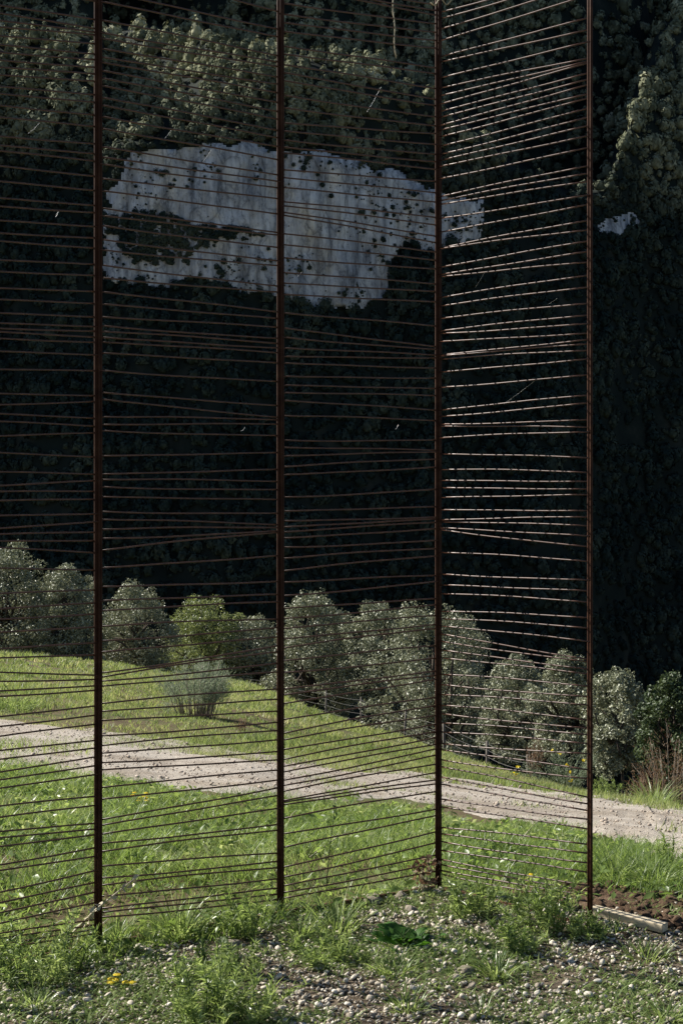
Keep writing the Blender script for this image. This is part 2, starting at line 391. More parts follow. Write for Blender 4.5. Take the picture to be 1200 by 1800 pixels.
# ------------------------------------------------------------------ the far hillside with its cliff
CL = np.array([(212, 300), (238, 268), (330, 258), (420, 250), (500, 264), (560, 262), (620, 284), (690, 300), (740, 330), (775, 342), (838, 350), (860, 395), (842, 425), (790, 430), (765, 442), (705, 428), (692, 455), (684, 500), (672, 532), (600, 542), (540, 536), (500, 527), (440, 520), (380, 500), (330, 488), (290, 502), (212, 502), (182, 492), (178, 430), (182, 380), (188, 342), (210, 330)], float)
BAND = np.array([(185, 390), (230, 384), (290, 380), (345, 402), (420, 408), (470, 414), (470, 424), (400, 424), (345, 440), (322, 466), (280, 462), (240, 470), (212, 450), (206, 428), (186, 420)], float)
CL2 = np.array([(1040, 400), (1060, 378), (1105, 374), (1130, 392), (1124, 412), (1080, 416), (1046, 414)], float)
def inside(poly, x, y):
    r = np.zeros(np.shape(x), bool); n = len(poly); j = n - 1
    for i in range(n):
        xi, yi = poly[i]; xj, yj = poly[j]
        c = ((yi > y) != (yj > y)) & (x < (xj - xi) * (y - yi) / (yj - yi + 1e-9) + xi)
        r ^= c; j = i
    return r
def warp(px, py):
    return (px + (fbm(px * .03, py * .03, None, 61, 5, .65) - .5) * 44, py + (fbm(px * .035, py * .03, None, 71, 5, .65) - .5) * 40)
def cliff_mask(px, py):
    x, y = warp(px, py)
    return inside(CL, x, y) | inside(CL2, x, y)
colx = np.concatenate([np.linspace(-1500, -160, 50)[:-1], np.linspace(-160, 1360, 290)[:-1], np.linspace(1360, 2400, 40)])
rowy = np.concatenate([np.linspace(1560, 620, 70)[:-1], np.linspace(620, -40, 180)[:-1], np.linspace(-40, -900, 50)])
CX, RY = np.meshgrid(colx, rowy, indexing='ij')
def blur(a, n):
    for ax in (0, 1):
        for _ in range(n):
            a = (a + np.roll(a, 1, ax) + np.roll(a, -1, ax)) / 3
    return a
def sm(x, a, b):
    t = np.clip((x - a) / (b - a), 0, 1); return t * t * (3 - 2 * t)
g = np.full(CX.shape, .44)
clip_soft = blur(inside(CL, CX, RY).astype(float), 4)
g = g * (1 - clip_soft) + .03 * clip_soft
# crest of the near ridge; behind it the next slope stands farther back
ledge_y = np.interp(CX, [-1500, -200, 0, 100, 180, 250, 330, 420, 500, 600, 690, 800, 900, 1000, 1060, 1110, 1150, 1200, 1400, 2400], [60, 70, 66, 58, 54, 50, 62, 78, 96, 106, 122, 205, 290, 340, 330, 190, 70, 10, -80, -200])
up = RY < 252
g = np.where(up & (RY > ledge_y) & (CX > 175) & (CX < 470), np.interp(CX, [175, 200, 330, 430, 470], [1.2, 2.0, 1.5, .75, .44]), g)
g = np.where(up & (RY > ledge_y + 34) & (CX >= 450) & (CX < 800), .27, g)
g = np.where((RY > ledge_y) & (RY < ledge_y + 34) & (CX >= 420) & (CX < 720), 2.0, g)
g = np.where((RY > ledge_y) & (RY < 150 - .1 * CX) & (CX < 180), 1.05, g)
g = np.where((RY > 160) & (RY < 420) & (CX < 175) & (CX > -300), .34, g)
rgt = np.interp(CX, [980, 1300], [0, 1])

g = np.where((RY > ledge_y) & (RY < 232 - (1200 - CX) * .35) & (CX > 1050), 1.35, g)
g = blur(g, 2)
k_ = (HY - RY) / F
HYd = np.zeros(CX.shape); HZ = np.zeros(CX.shape)
start = 470 + (fbm(colx * .004, colx * 0, None, 81, 3) - .5) * 60 + 110 * sm(colx, 820, 1350)
HYd[:, 0] = start; HZ[:, 0] = EYE + k_[:, 0] * start
for j in range(1, CX.shape[1]):
    gg = g[:, j]; Y0 = HYd[:, j - 1]; z0 = HZ[:, j - 1]; k = k_[:, j]
    z1 = (EYE + k * (Y0 - gg * z0)) / (1 - k * gg)
    HYd[:, j] = Y0 + gg * (z1 - z0); HZ[:, j] = z1
# the slope behind the crest
jump = blur(sm(ledge_y - RY, -2, 8), 1)
spur = sm(CX, 1040, 1160)
HYd = HYd + jump * 290 * (1 - .0 * spur)
HZ = EYE + k_ * HYd
# relief
HXw = (CX - 600) / F * HYd
rel = (fbm(HXw * .009, HZ * .009, None, 91, 3) - .5) * 16 * (1 - .75 * clip_soft)
cm = cliff_mask(CX, RY)
rel = rel + cm * ((fbm(HXw * .10, HZ * .035, None, 95, 5, .6) - .5) * 12)
HYd = HYd + rel; HXw = (CX - 600) / F * HYd; HZ = EYE + k_ * HYd
nc, nrw = CX.shape
Vh = np.stack([HXw, HYd, HZ], -1).reshape(-1, 3)
ii = np.arange(nc - 1)[:, None]; jj = np.arange(nrw - 1)[None, :]
Qh = np.stack([ii * nrw + jj, (ii + 1) * nrw + jj, (ii + 1) * nrw + jj + 1, ii * nrw + jj + 1], -1).reshape(-1, 4)
fm = cm.reshape(-1)[Qh].mean(1) > .5
def sub(V, Q):
    u, inv = np.unique(Q, return_inverse=True); return V[u], inv.reshape(Q.shape)
hv, hq = sub(Vh, Qh[~fm]); cv, cq = sub(Vh, Qh[fm])
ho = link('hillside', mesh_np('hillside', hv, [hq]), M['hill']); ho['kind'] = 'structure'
co = link('limestone_cliff', mesh_np('limestone_cliff', cv, [cq]), M['cliff']); co['kind'] = 'structure'

def hill_point(px, py):
    a = np.interp(px, colx, np.arange(nc)); b = np.interp(-py, -rowy, np.arange(nrw))
    i = np.clip(a.astype(int), 0, nc - 2); j = np.clip(b.astype(int), 0, nrw - 2); fa = a - i; fb = b - j
    Yv = (HYd[i, j] * (1 - fa) + HYd[i + 1, j] * fa) * (1 - fb) + (HYd[i, j + 1] * (1 - fa) + HYd[i + 1, j + 1] * fa) * fb
    return np.stack([(px - 600) / F * Yv, Yv, EYE + (HY - py) / F * Yv], 1)

# woodland: crowns of many small clumps, scattered one by one over the slope
def ico():
    t = (1 + 5 ** .5) / 2
    v = np.array([(-1, t, 0), (1, t, 0), (-1, -t, 0), (1, -t, 0), (0, -1, t), (0, 1, t), (0, -1, -t), (0, 1, -t), (t, 0, -1), (t, 0, 1), (-t, 0, -1), (-t, 0, 1)], float)
    f = np.array([(0, 11, 5), (0, 5, 1), (0, 1, 7), (0, 7, 10), (0, 10, 11), (1, 5, 9), (5, 11, 4), (11, 10, 2), (10, 7, 6), (7, 1, 8), (3, 9, 4), (3, 4, 2), (3, 2, 6), (3, 6, 8), (3, 8, 9), (4, 9, 5), (2, 4, 11), (6, 2, 10), (8, 6, 7), (9, 8, 1)])
    return v / np.linalg.norm(v[0]), f
def subdiv(v, f):
    e = {}; v = list(map(tuple, v)); out = []
    def mid(a, b):
        k = (min(a, b), max(a, b))
        if k not in e:
            m = np.array(v[a]) + np.array(v[b]); m /= np.linalg.norm(m); e[k] = len(v); v.append(tuple(m))
        return e[k]
    for a, b, c in f:
        x, y, z = mid(a, b), mid(b, c), mid(c, a); out += [(a, x, z), (x, b, y), (z, y, c), (x, y, z)]
    return np.array(v), np.array(out)
ICO1 = ico(); ICO2 = subdiv(*ICO1)
protos = []
for k in range(9):
    v, f = ICO2
    rr =   .45 + .9 * fbm(v[:, 0] * 1.6 + 7 * k, v[:, 1] * 1.6, v[:, 2] * 1.6, 100 + k, 3)
    cone = k >= 7
    vz = v[:, 2]
    shape = np.stack([v[:, 0] * rr, v[:, 1] * rr, vz * rr], 1)
    if cone: shape = shape * np.stack([1.05 - .5 * vz, 1.05 - .5 * vz, np.full_like(vz, 1.3)], 1)
    V = []; T = []
    v0, f0 = ICO1
    r0 = .45 + .9 * fbm(v0[:, 0] * 1.6 + 7 * k, v0[:, 1] * 1.6, v0[:, 2] * 1.6, 100 + k, 3)
    V.append(v0 * r0[:, None] * .78); T.append(f0); n = len(v0)
    m = 70
    d = rand_unit(m, -.5)
    rq = .40 + 1.0 * fbm(d[:, 0] * 1.9 + 7 * k, d[:, 1] * 1.9, d[:, 2] * 1.9, 100 + k, 3)
    c = d * rq[:, None] * R.uniform(.84, 1.06, m)[:, None]
    if cone: c = c * np.stack([1.0 - .55 * d[:, 2], 1.0 - .55 * d[:, 2], np.full(m, 1.35)], 1)
    nn = d * [1, 1, 1.15] + rand_unit(m) * .42; nn /= np.linalg.norm(nn, axis=1)[:, None]
    u = np.cross(nn, rand_unit(m)); u /= np.linalg.norm(u, axis=1)[:, None]; w_ = np.cross(nn, u)
    sz_ = R.uniform(.17, .34, m)[:, None]
    tv_ = np.stack([c + u * sz_, c - u * sz_ * .6 + w_ * sz_ * .8, c - u * sz_ * .6 - w_ * sz_ * .8], 1).reshape(-1, 3)
    V.append(tv_); T.append(np.arange(3 * m).reshape(-1, 3) + n)
    fnrm = np.repeat(d * .75 + nn * .35, 3, 0); v0n = v0 / np.linalg.norm(v0, axis=1)[:, None]
    PN = np.concatenate([v0n, fnrm]); PN /= np.linalg.norm(PN, axis=1)[:, None]
    protos.append((np.concatenate(V), np.concatenate(T), PN))
fa = Acc()
sp = 14.2
gx, gy = np.meshgrid(np.arange(-130, 1330, sp), np.arange(-130, 1420, sp))
gx = gx.ravel() + R.uniform(-.5, .5, gx.size) * sp * 1.1; gy = gy.ravel() + R.uniform(-.5, .5, gy.size) * sp * 1.1
gx = np.concatenate([gx, R.uniform(-60, 730, 620), R.uniform(1060, 1260, 170)]); gy = np.concatenate([gy, R.uniform(55, 262, 620), R.uniform(0, 240, 170)])
keep = ~cliff_mask(gx, gy) & ~cliff_mask(gx, gy - 6)
dens = fbm(gx * .012, gy * .012, None, 131, 3)
keep &= R.random(gx.size) < np.clip(.6 + (dens - .3) * 2, .55, 1)
keep &= ~((gy > 1090) & (gx < 860))
gx = gx[keep]; gy = gy[keep]
HP = hill_point(gx, gy)
size = (1.0 + 2.1 * R.random(len(gx)) ** 1.5) * (HP[:, 1] / 560) ** .8 * (.8 + .5 * fbm(gx * .02, gy * .02, None, 133, 2))
hgt = size * R.uniform(.9, 1.5, len(gx))
which = R.integers(0, 7, len(gx))
con = (gy < 120) & (R.random(len(gx)) < .35) | (R.random(len(gx)) < .05)
which[con] = R.integers(7, 9, con.sum()); hgt[con] *= 1.25
FN = []
def place_crowns(acc, P, sz, hg, wh):
    for k in range(len(protos)):
        s = np.where(wh == k)[0]
        if not len(s): continue
        v, t, pn = protos[k]; th = R.uniform(0, 6.283, len(s))
        x = v[None, :, 0] * np.cos(th)[:, None] - v[None, :, 1] * np.sin(th)[:, None]
        y = v[None, :, 0] * np.sin(th)[:, None] + v[None, :, 1] * np.cos(th)[:, None]
        W = np.stack([P[s, None, 0] + x * sz[s, None], P[s, None, 1] + y * sz[s, None], P[s, None, 2] + hg[s, None] * .75 + v[None, :, 2] * hg[s, None]], -1)
        nx = pn[None, :, 0] * np.cos(th)[:, None] - pn[None, :, 1] * np.sin(th)[:, None]
        ny = pn[None, :, 0] * np.sin(th)[:, None] + pn[None, :, 1] * np.cos(th)[:, None]
        FN.append(np.stack([nx, ny, np.broadcast_to(pn[None, :, 2], nx.shape)], -1).reshape(-1, 3))
        acc.add(W.reshape(-1, 3), (t[None] + (np.arange(len(s)) * len(v))[:, None, None]).reshape(-1, 3))
place_crowns(fa, HP, size, hgt, which)
# bushes clinging to the rock
cxr = R.uniform(175, 865, 3600); cyr = R.uniform(245, 545, 3600)
ok = cliff_mask(cxr, cyr) & (fbm(cxr * .03, cyr * .03, None, 141, 4) > .61)
cxr = cxr[ok]; cyr = cyr[ok]
CP = hill_point(cxr, cyr)
cs = .12 + .5 * R.random(len(cxr)) ** 2
place_crowns(fa, CP - np.array([0, .2, 0]), cs, cs * 1.1, R.integers(0, 7, len(cxr)))
# trees growing on the ledge across the rock and in its gullies
bx_ = R.uniform(165, 500, 900); by_ = R.uniform(370, 490, 900); wx_, wy_ = warp(bx_, by_); q_ = inside(BAND, wx_, wy_)
bx_ = bx_[q_]; by_ = by_[q_]; nband = len(bx_)
for cx_, cy_, sx_, sy_, n_ in ((388, 470, 14, 12, 16), (470, 462, 16, 10, 12), (360, 300, 30, 14, 14), (690, 395, 26, 30, 26), (745, 372, 28, 18, 26), (560, 290, 40, 14, 26), (640, 345, 30, 20, 18), (530, 470, 14, 14, 10), (455, 280, 8, 26, 12), (655, 430, 14, 26, 14), (300, 330, 24, 12, 10), (600, 520, 30, 10, 12), (1085, 395, 26, 12, 26), (250, 285, 26, 16, 18), (600, 275, 40, 12, 24), (820, 400, 20, 22, 16), (700, 470, 10, 24, 16)):
    bx_ = np.concatenate([bx_, R.normal(cx_, sx_, n_)]); by_ = np.concatenate([by_, R.normal(cy_, sy_, n_)])
bs_ = .3 + 1.1 * R.random(len(bx_)) ** 1.8
bs_[:nband] += .5
place_crowns(fa, hill_point(bx_, by_) - np.array([0, .3, 0]), bs_, bs_ * 1.1, R.integers(0, 7, len(bx_)))
# ragged fringe of bushes along the rim of the rock
ex = np.concatenate([R.uniform(165, 880, 6500), R.uniform(1030, 1140, 900)]); ey = np.concatenate([R.uniform(235, 560, 6500), R.uniform(366, 424, 900)])
inn = cliff_mask(ex, ey); q_ = np.zeros(len(ex), bool)
for dx_, dy_ in ((9, 0), (-9, 0), (0, 8), (0, -8)): q_ |= cliff_mask(ex + dx_, ey + dy_) != inn
q_ &= ~inn; ex = ex[q_]; ey = ey[q_]; es = .4 + 1.3 * R.random(len(ex)) ** 2
place_crowns(fa, hill_point(ex, ey) - np.array([0, .3, 0]), es, es * 1.1, R.integers(0, 7, len(ex)))
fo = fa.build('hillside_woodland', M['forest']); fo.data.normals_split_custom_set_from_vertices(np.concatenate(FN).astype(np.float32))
tag(fo, 'dark wooded hillside across the valley around the pale cliff', 'woodland', kind='stuff')
print('woodland', len(gx), len(cxr))

# ------------------------------------------------------------------ the rebar screen
kz = 1.65 / 773.0 * F          # depth of the corner post
WREL = [1.243, 1.15, 1.0696, 1.0, 1.085]
PX = [-199, 173, 493, 770, 1036]
POST = []
for p, wr in zip(PX, WREL):
    Y = kz / wr; POST.append(np.array([(p - 600) / F * Y, Y]))
def hz(i, py):
    return EYE - (py - HY) * POST[i][1] / F
P0 = [(-120, 15), (55, 210), (140, 310), (215, 345), (283, 372), (373, 458), (465, 570), (550, 632), (635, 715), (708, 785), (785, 852), (908, 998), (1000, 1080), (1110, 1215), (1245, 1335), (1435, 1520), (1525, 1620), (1598, 1697), (1760, 1862)]
P0 = [(a / 6, b / 6) for a, b in P0]
P0 += [(300 + a / 6, 300 + b / 6) for a, b in [(105, 208), (300, 370), (372, 445), (518, 590), (655, 712), (738, 818), (940, 990), (1060, 1105), (1250, 1275), (1348, 1398), (1492, 1540), (1598, 1643), (1660, 1693), (1712, 1757), (1765, 1812)]]
P0 += [(600 + a / 6, 600 + b / 6) for a, b in [(95, 142), (293, 312), (563, 575), (663, 633), (775, 812), (850, 893), (995, 965), (1187, 1222), (1383, 1400), (1520, 1468), (1590, 1580), (1687, 1662)]]
P0 += [(900 + a / 6, 900 + b / 6) for a, b in [(50, 20), (160, 97), (240, 210), (295, 300), (385, 428), (608, 615), (868, 818), (1018, 958), (1125, 1075), (1283, 1213), (1440, 1380), (1525, 1503), (1705, 1722), (1780, 1765)]]
P0 += [(1200 + a / 6, 1200 + b / 6) for a, b in [(75, 30), (138, 80), (343, 240), (453, 340), (570, 432), (730, 607), (822, 688), (925, 775), (1038, 872), (1125, 963), (1305, 1190), (1425, 1288), (1565, 1482), (1650, 1540)]]
P0 += [(1400 + a / 6, 1400 + b / 6) for a, b in [(545, 402), (710, 535), (795, 627), (998, 772), (1113, 903), (1205, 1000), (1330, 1115), (1450, 1290), (1510, 1350), (1560, 1400), (1620, 1440)]]
P1 = [(-63, 22), (-18, 52), (2, 66), (34, 99), (57, 109), (67, 117.5), (85, 136), (99, 149), (109, 163), (123, 181), (136, 197), (150, 210), (170, 230), (184, 243), (204, 258), (225, 281), (257, 308.5), (275, 320), (288, 330), (313, 350), (334.6, 377), (364.6, 409), (378, 414), (396, 435), (420, 458.7), (439, 467), (465, 503), (487.6, 513), (512.5, 548.5), (534, 560), (557, 575), (572, 594.7), (582, 604), (592, 612), (601, 620), (620, 638), (651, 670), (689, 713), (700.6, 734), (732.6, 738), (747, 745), (757, 765), (802, 795.5), (834, 825), (843, 846.5), (856, 860), (873.5, 878), (899.5, 901.5), (913, 922.7), (930.6, 927.5), (947, 932.6), (968, 935.4), (998, 976.5), (1031, 1022), (1056, 1044.5), (1074, 1057), (1101, 1088), (1127, 1102), (1147, 1119), (1184, 1134), (1190.5, 1145), (1198, 1165), (1206.5, 1180.5), (1237, 1211), (1251, 1229), (1267, 1250), (1294, 1268.6), (1310.5, 1283.6), (1324, 1300.6), (1341, 1320), (1353, 1336), (1385, 1353), (1405, 1371), (1441, 1384), (1451.6, 1398), (1467, 1420), (1483, 1448), (1498, 1459), (1523, 1499), (1544.5, 1513), (1557, 1525), (1576, 1544.5), (1598, 1561), (1604, 1572), (1613, 1580)]
P2 = [(-38, 10), (-28, 19.5), (-24, 28), (5, 42), (25, 57), (39, 72), (54, 85.5), (81, 120), (94.5, 129.5), (112.5, 157), (127, 176), (140, 186), (167, 206), (189, 221), (215, 235.5), (229, 254.5), (246, 271), (257.5, 285), (268, 298.7), (297.5, 318.7), (312, 339), (329, 356), (354, 382.5), (361, 396), (372, 416), (377, 427.5), (410, 444), (430, 457.5), (453, 472.5), (479, 499), (497.5, 512.5), (517.5, 531), (550, 573), (576, 610), (592.5, 614), (612, 624), (626, 629), (637.5, 647), (661, 664.5), (677, 683), (690.5, 695), (704, 721), (730.5, 739.5), (774, 772.5), (787, 791), (802, 794), (821, 807), (834.5, 821), (874.5, 859), (899, 890.5), (915.5, 909), (927, 912), (936, 917.5), (946, 929), (962.5, 949), (982, 964), (1004, 977), (1024.5, 1011), (1048, 1021), (1070, 1052), (1088, 1062), (1106, 1081), (1123, 1097.5), (1140, 1104), (1162.5, 1134), (1183, 1156), (1211, 1179), (1222.5, 1186), (1237, 1193), (1266, 1225), (1289.5, 1240), (1301, 1257.5), (1318, 1272.5), (1336, 1286), (1347.5, 1296), (1358, 1307.5), (1372.5, 1315), (1382, 1326), (1392, 1342.5), (1409, 1357.5), (1411, 1370), (1415.5, 1377), (1439, 1391), (1466, 1422), (1490, 1433), (1525, 1461), (1543, 1480), (1558, 1502.5), (1570, 1515), (1580, 1531)]
P3 = [(90, -205), (135, -170), (210, -120), (292, -35), (400, 122), (435, 205), (550, 293), (620, 408), (675, 425), (738, 440), (785, 508), (825, 555), (885, 590), (920, 655), (965, 685), (1030, 755), (1088, 818), (1130, 880), (1172, 950), (1260, 1033), (1385, 1163)]
P3 = [(a / 4, b / 4) for a, b in P3]
for y0, lst in ((300, [(212, 15), (240, 72), (338, 168), (432, 235), (545, 348), (550, 415), (682, 490), (733, 565), (748, 640), (893, 735), (953, 818), (1040, 932), (1128, 1015), (1145, 1072), (1200, 1142), (1295, 1185)]),
                (600, [(105, 15), (125, 63), (215, 123), (325, 232), (485, 375), (530, 428), (583, 548), (598, 602), (678, 637), (792, 817), (900, 922), (975, 985), (1027, 1038), (1098, 1078), (1182, 1190)]),
                (900, [(57, 33), (70, 95), (110, 168), (122, 243), (282, 348), (435, 475), (512, 555), (572, 635), (697, 745), (748, 818), (800, 908), (850, 1040), (905, 1052), (965, 1108), (1025, 1140), (1138, 1228)]),
                (1200, [(10, 98), (80, 160), (155, 265), (215, 320), (280, 367), (345, 430), (427, 497), (470, 612), (540, 675), (585, 808), (655, 858), (712, 903), (815, 962), (872, 1030), (1015, 1140), (1060, 1203)]),
                (1400, [(315, 468), (378, 535), (437, 625), (475, 665), (515, 700), (545, 740)])):
    P3 += [(y0 + a / 4, y0 + b / 4) for a, b in lst]

root = empty('rebar_screen', (POST[3][0], POST[3][1], float(ground(*POST[3]))))
tag(root, 'tall rusty rebar screen with dark vertical posts and many thin horizontal rods', 'screen')
RO = np.array(root.location)
dA = (POST[3] - POST[1]); dA /= np.linalg.norm(dA); dB = POST[4] - POST[3]; dB /= np.linalg.norm(dB)
ztop = hz(3, -110)
def bar_mesh(nm, r, h, sides=8):
    a = Acc(); zz = np.linspace(0, h, 9); a.tube(np.stack([np.zeros(9), np.zeros(9), zz], 1), r, sides); return a.mesh(nm)
for i in range(5):
    d = dA if i < 4 else dB
    base = float(ground(*POST[i])) - .12
    h = ztop - base
    offs = (-.0092, 0, .0092) if i < 4 else (-.0052, .0052)
    rr = .0052 if i < 4 else .0054
    mid = None
    order = [1, 0, 2] if i < 4 else [0, 1]
    for k, oi in enumerate(order):
        nrm = np.array([d[1], -d[0]]) * (.0035 if oi == 1 and i < 4 else 0)
        pos = np.array([POST[i][0] + d[0] * offs[oi] + nrm[0], POST[i][1] + d[1] * offs[oi] + nrm[1], base])
        o = link('post' if k == 0 else 'post_bar', bar_mesh('post_bar', rr, h + (.004 * k)), M['postmat'])
        if k == 0:
            o.parent = root; o.location = pos - RO; mid = o; mpos = pos
        else:
            o.parent = mid; o.location = pos - mpos
# rods: a few shared, slightly bowed bars
rodmesh = []
for bow in (0, .0022, -.0022, .0045, -.0045):
    a = Acc(); t = np.linspace(0, 1, 9)
    a.tube(np.stack([t, bow * np.sin(t * np.pi * 1.0), bow * .8 * np.sin(t * np.pi) + .0008 * np.sin(t * 9 + bow * 900)], 1), .0029, 6)
    me = a.mesh('rod'); me.materials.append(M['rodmat']); rodmesh.append(me)
nrod = 0
for (i, j, lst, ext) in ((0, 1, P0, True), (1, 2, P1, False), (2, 3, P2, False), (3, 4, P3, False)):
    for q, (ya, yb) in enumerate(lst):
        if ext: ya = ya + (ya - yb) * 199 / 165.0
        pa = np.array([POST[i][0], POST[i][1], hz(i, ya)]); pb = np.array([POST[j][0], POST[j][1], hz(j, yb)])
        pa[:2] += R.uniform(-.0035, .0035, 2); pb[:2] += R.uniform(-.0035, .0035, 2)
        dv = Vector(pb - pa); Ln = dv.length
        me = rodmesh[int(R.integers(0, 5))]
        o = bpy.data.objects.new('rod', me); col.objects.link(o); o.parent = root
        o.rotation_euler = dv.to_track_quat('X', 'Z').to_euler(); o.scale = (Ln, 1, 1)
        o.location = pa - RO; nrod += 1
print('rods', nrod)
# flat bar along the foot of the screen
for i in range(4):
    a, b = POST[i], POST[i + 1]; n = 14
    t = np.linspace(.02, .98, n); X = a[0] + (b[0] - a[0]) * t; Y = a[1] + (b[1] - a[1]) * t
    z0 = np.linspace(float(ground(*a)), float(ground(*b)), n)
    d = (b - a) / np.linalg.norm(b - a); nn = np.array([-d[1], d[0]]) * .004
    V = []
    for s, zz in ((1, -.05), (-1, -.05), (-1, .022), (1, .022)):
        V.append(np.stack([X + s * nn[0], Y + s * nn[1], z0 + zz], 1))
    V = np.stack(V, 1).reshape(-1, 3)
    Q = [[4 * k + c, 4 * k + (c + 1) % 4, 4 * k + 4 + (c + 1) % 4, 4 * k + 4 + c] for k in range(n - 1) for c in range(4)] + [[0, 3, 2, 1], [4 * n - 4, 4 * n - 3, 4 * n - 2, 4 * n - 1]]
    ac = Acc(); ac.add(V, None, Q); child('base_rail', ac, M['rail'], root, RO, smooth=False)

# ------------------------------------------------------------------ trees at the meadow's edge
def make_tree(name, label, cat, px, Y, top, width_px, mat, leaf=.075, nleaf=15000, squash=1.0, group=None, lobes=None, base_drop=0.0, foot=None, seed=0):
    rg = np.random.default_rng(500 + seed)
    b = at_depth(px, Y); b[2] -= .15
    ztp = EYE - (top - HY) * Y / F
    H = ztp - b[2]; W = width_px * 1.3 * Y / F
    t = empty(name, b); tag(t, label, cat, group)
    crown_lo = max(.02 * H, H - 1.3 * W)
    nl = lobes or 60
    # big clumps spread over the crown, each a bouquet of smaller lobes
    L = []; hc = H - crown_lo
    big = []
    nb_ = lobes or 34
    for q in range(nb_):
        h01 = (q + .5) / nb_; a_ = q * 2.4 + seed + rg.normal(0, .4)
        wid = math.sqrt(max(.04, 1 - (h01 - .42) ** 2 / .40)) * rg.uniform(.72, 1.05)
        rb = W * rg.uniform(.13, .23) * (1 - .15 * h01)
        rad_ = max(0, W * .5 * wid - rb * .75)
        big.append((np.array([math.cos(a_) * rad_, math.sin(a_) * rad_, crown_lo + rb * .6 + h01 * (hc - rb * 1.7)]), rb))
    big.append((np.array([rg.uniform(-.12, .12) * W, 0, H - .19 * W]), W * .19))
    big.append((np.array([0, 0, crown_lo + hc * .45]), W * .24))
    for c_, rb in big:
        L.append((c_, rb * .72))
        for q in range(6):
            d_ = rg.normal(0, 1, 3); d_[2] = abs(d_[2]) * .9 - .15; d_ /= np.linalg.norm(d_)
            L.append((c_ + d_ * rb * .66, rb * rg.uniform(.3, .5)))
    C = []; NN = []
    tot = sum(r * r for _, r in L)
    for p, r in L:
        n = int(nleaf * r * r / tot)
        z = rg.uniform(-1, 1, n); a = rg.uniform(0, 6.283, n); q = np.sqrt(1 - z * z)
        d = np.stack([q * np.cos(a), q * np.sin(a), z], 1)
        rr = r * (rg.uniform(.25, 1, n) ** .45) * (.68 + .62 * fbm(d[:, 0] * 2.6 + p[0], d[:, 1] * 2.6 + p[1], d[:, 2] * 2.6 + p[2], 7 + seed, 3))
        c = p + d * rr[:, None] * [1, 1, .92]
        C.append(c)
        m = d * .8 + rg.normal(0, .55, (n, 3)); NN.append(m / np.linalg.norm(m, axis=1)[:, None])
    C = np.concatenate(C); NN = np.concatenate(NN)
    k = C[:, 2] > .02 * H
    C = C[k]; NN = NN[k]
    a = Acc(); V, T = quads(C, NN, rg.uniform(.6, 1.25, len(C)) * leaf, 1.9, .3); a.add(V, T)
    a.build('crown', mat, t)
    tr = Acc()
    r0 = .035 * W + .03
    tp = np.array([(0, 0, -.25), (rg.normal(0, .05), rg.normal(0, .05), H * .25), (rg.normal(0, .12), rg.normal(0, .1), H * .5), (rg.normal(0, .15), rg.normal(0, .1), H * .8)])
    tr.tube(tp, [r0, r0 * .75, r0 * .5, r0 * .2], 8)
    for p, r in big:
        zs = max(.25 * H, crown_lo + .08 * hc) + rg.uniform(0, .25) * hc; s = np.array([np.interp(zs, tp[:, 2], tp[:, k_ax]) for k_ax in range(3)])
        m = (s + p) / 2 + rg.normal(0, .08 * W, 3) * [1, 1, .4]
        tr.tube(np.array([s, m, p]), [r0 * .4, r0 * .25, r0 * .08], 5)
    tr.build('trunk', M['bark'], t)
    return t
TREES = [
    ('holm_oak', 'large grey-green holm oak at the left edge, tallest of the tree row', 10, 67, 948, 150, M['oak'], 17000),
    ('holm_oak', 'rounded holm oak just left of the leftmost post, lower than its left neighbour', 118, 66, 986, 120, M['oak'], 14000),
    ('holm_oak', 'holm oak standing between the leftmost post and the fresh green tree', 240, 71, 1018, 130, M['oak'], 14000),
    ('broadleaf_tree', 'bright fresh-green tree rising behind the grey broom bush', 360, 80, 1038, 132, M['poplar'], 14000),
    ('holm_oak', 'low olive-coloured holm oak directly left of the second post', 450, 80, 1072, 126, M['oak'], 12000),
    ('holm_oak', 'pointed holm oak directly right of the second post', 553, 68, 1030, 140, M['oak'], 15000),
    ('holm_oak', 'twin-topped holm oak in the gap between pointed oak and big pale oak', 662, 66, 1046, 120, M['oak'], 12000),
    ('holm_oak', 'biggest pale silvery holm oak, standing behind the corner post', 766, 50, 1044, 205, M['oak'], 24000),
    ('holm_oak', 'small dark holm oak right of the biggest pale oak, under the rods', 905, 41, 1146, 120, M['oak'], 11000),
    ('holm_oak', 'holm oak with a peaked top just left of the right end post', 995, 37, 1140, 120, M['oak'], 12000),
    ('holm_oak', 'half-shaded holm oak just right of the right end post', 1082, 31, 1168, 118, M['oak'], 12000),
    ('juniper_tree', 'dark green bushy juniper at the right edge behind bare twigs', 1185, 22, 1176, 120, M['juniper'], 12000),
]
for k, (nm, lb, px, Y, top, wpx, mt, nl) in enumerate(TREES):
    cat = 'tree'
    make_tree(nm, lb, cat, px, Y, top, wpx, mt, leaf=.041 * (Y / 50) ** .8 + .008, nleaf=int(nl * 1.5), seed=k, group='trees along the meadow edge', foot=.05)
# undergrowth filling the shade under the trees
ug = Acc()
for k in range(140):
    px = R.uniform(-80, 1240); e = np.interp(px, PXS, EDG); Y = e * R.uniform(1.13, 1.3)
    b = at_depth(px, Y); r = R.uniform(.6, 1.3) * (.25 + Y / 60)
    n = 320; d = rand_unit(n, -.2); c = b + d * r * (R.uniform(.4, 1, n)[:, None]) * [1.2, 1, 1.0]
    m = d + rand_unit(n) * .7; m /= np.linalg.norm(m, axis=1)[:, None]
    V, T = quads(c, m, R.uniform(.06, .12, n) * (.4 + Y / 70), 1.8, .3); ug.add(V, T)
o = ug.build('undergrowth', M['oak']); tag(o, 'shaded low undergrowth beneath the tree row at the meadow edge', 'undergrowth', kind='stuff')

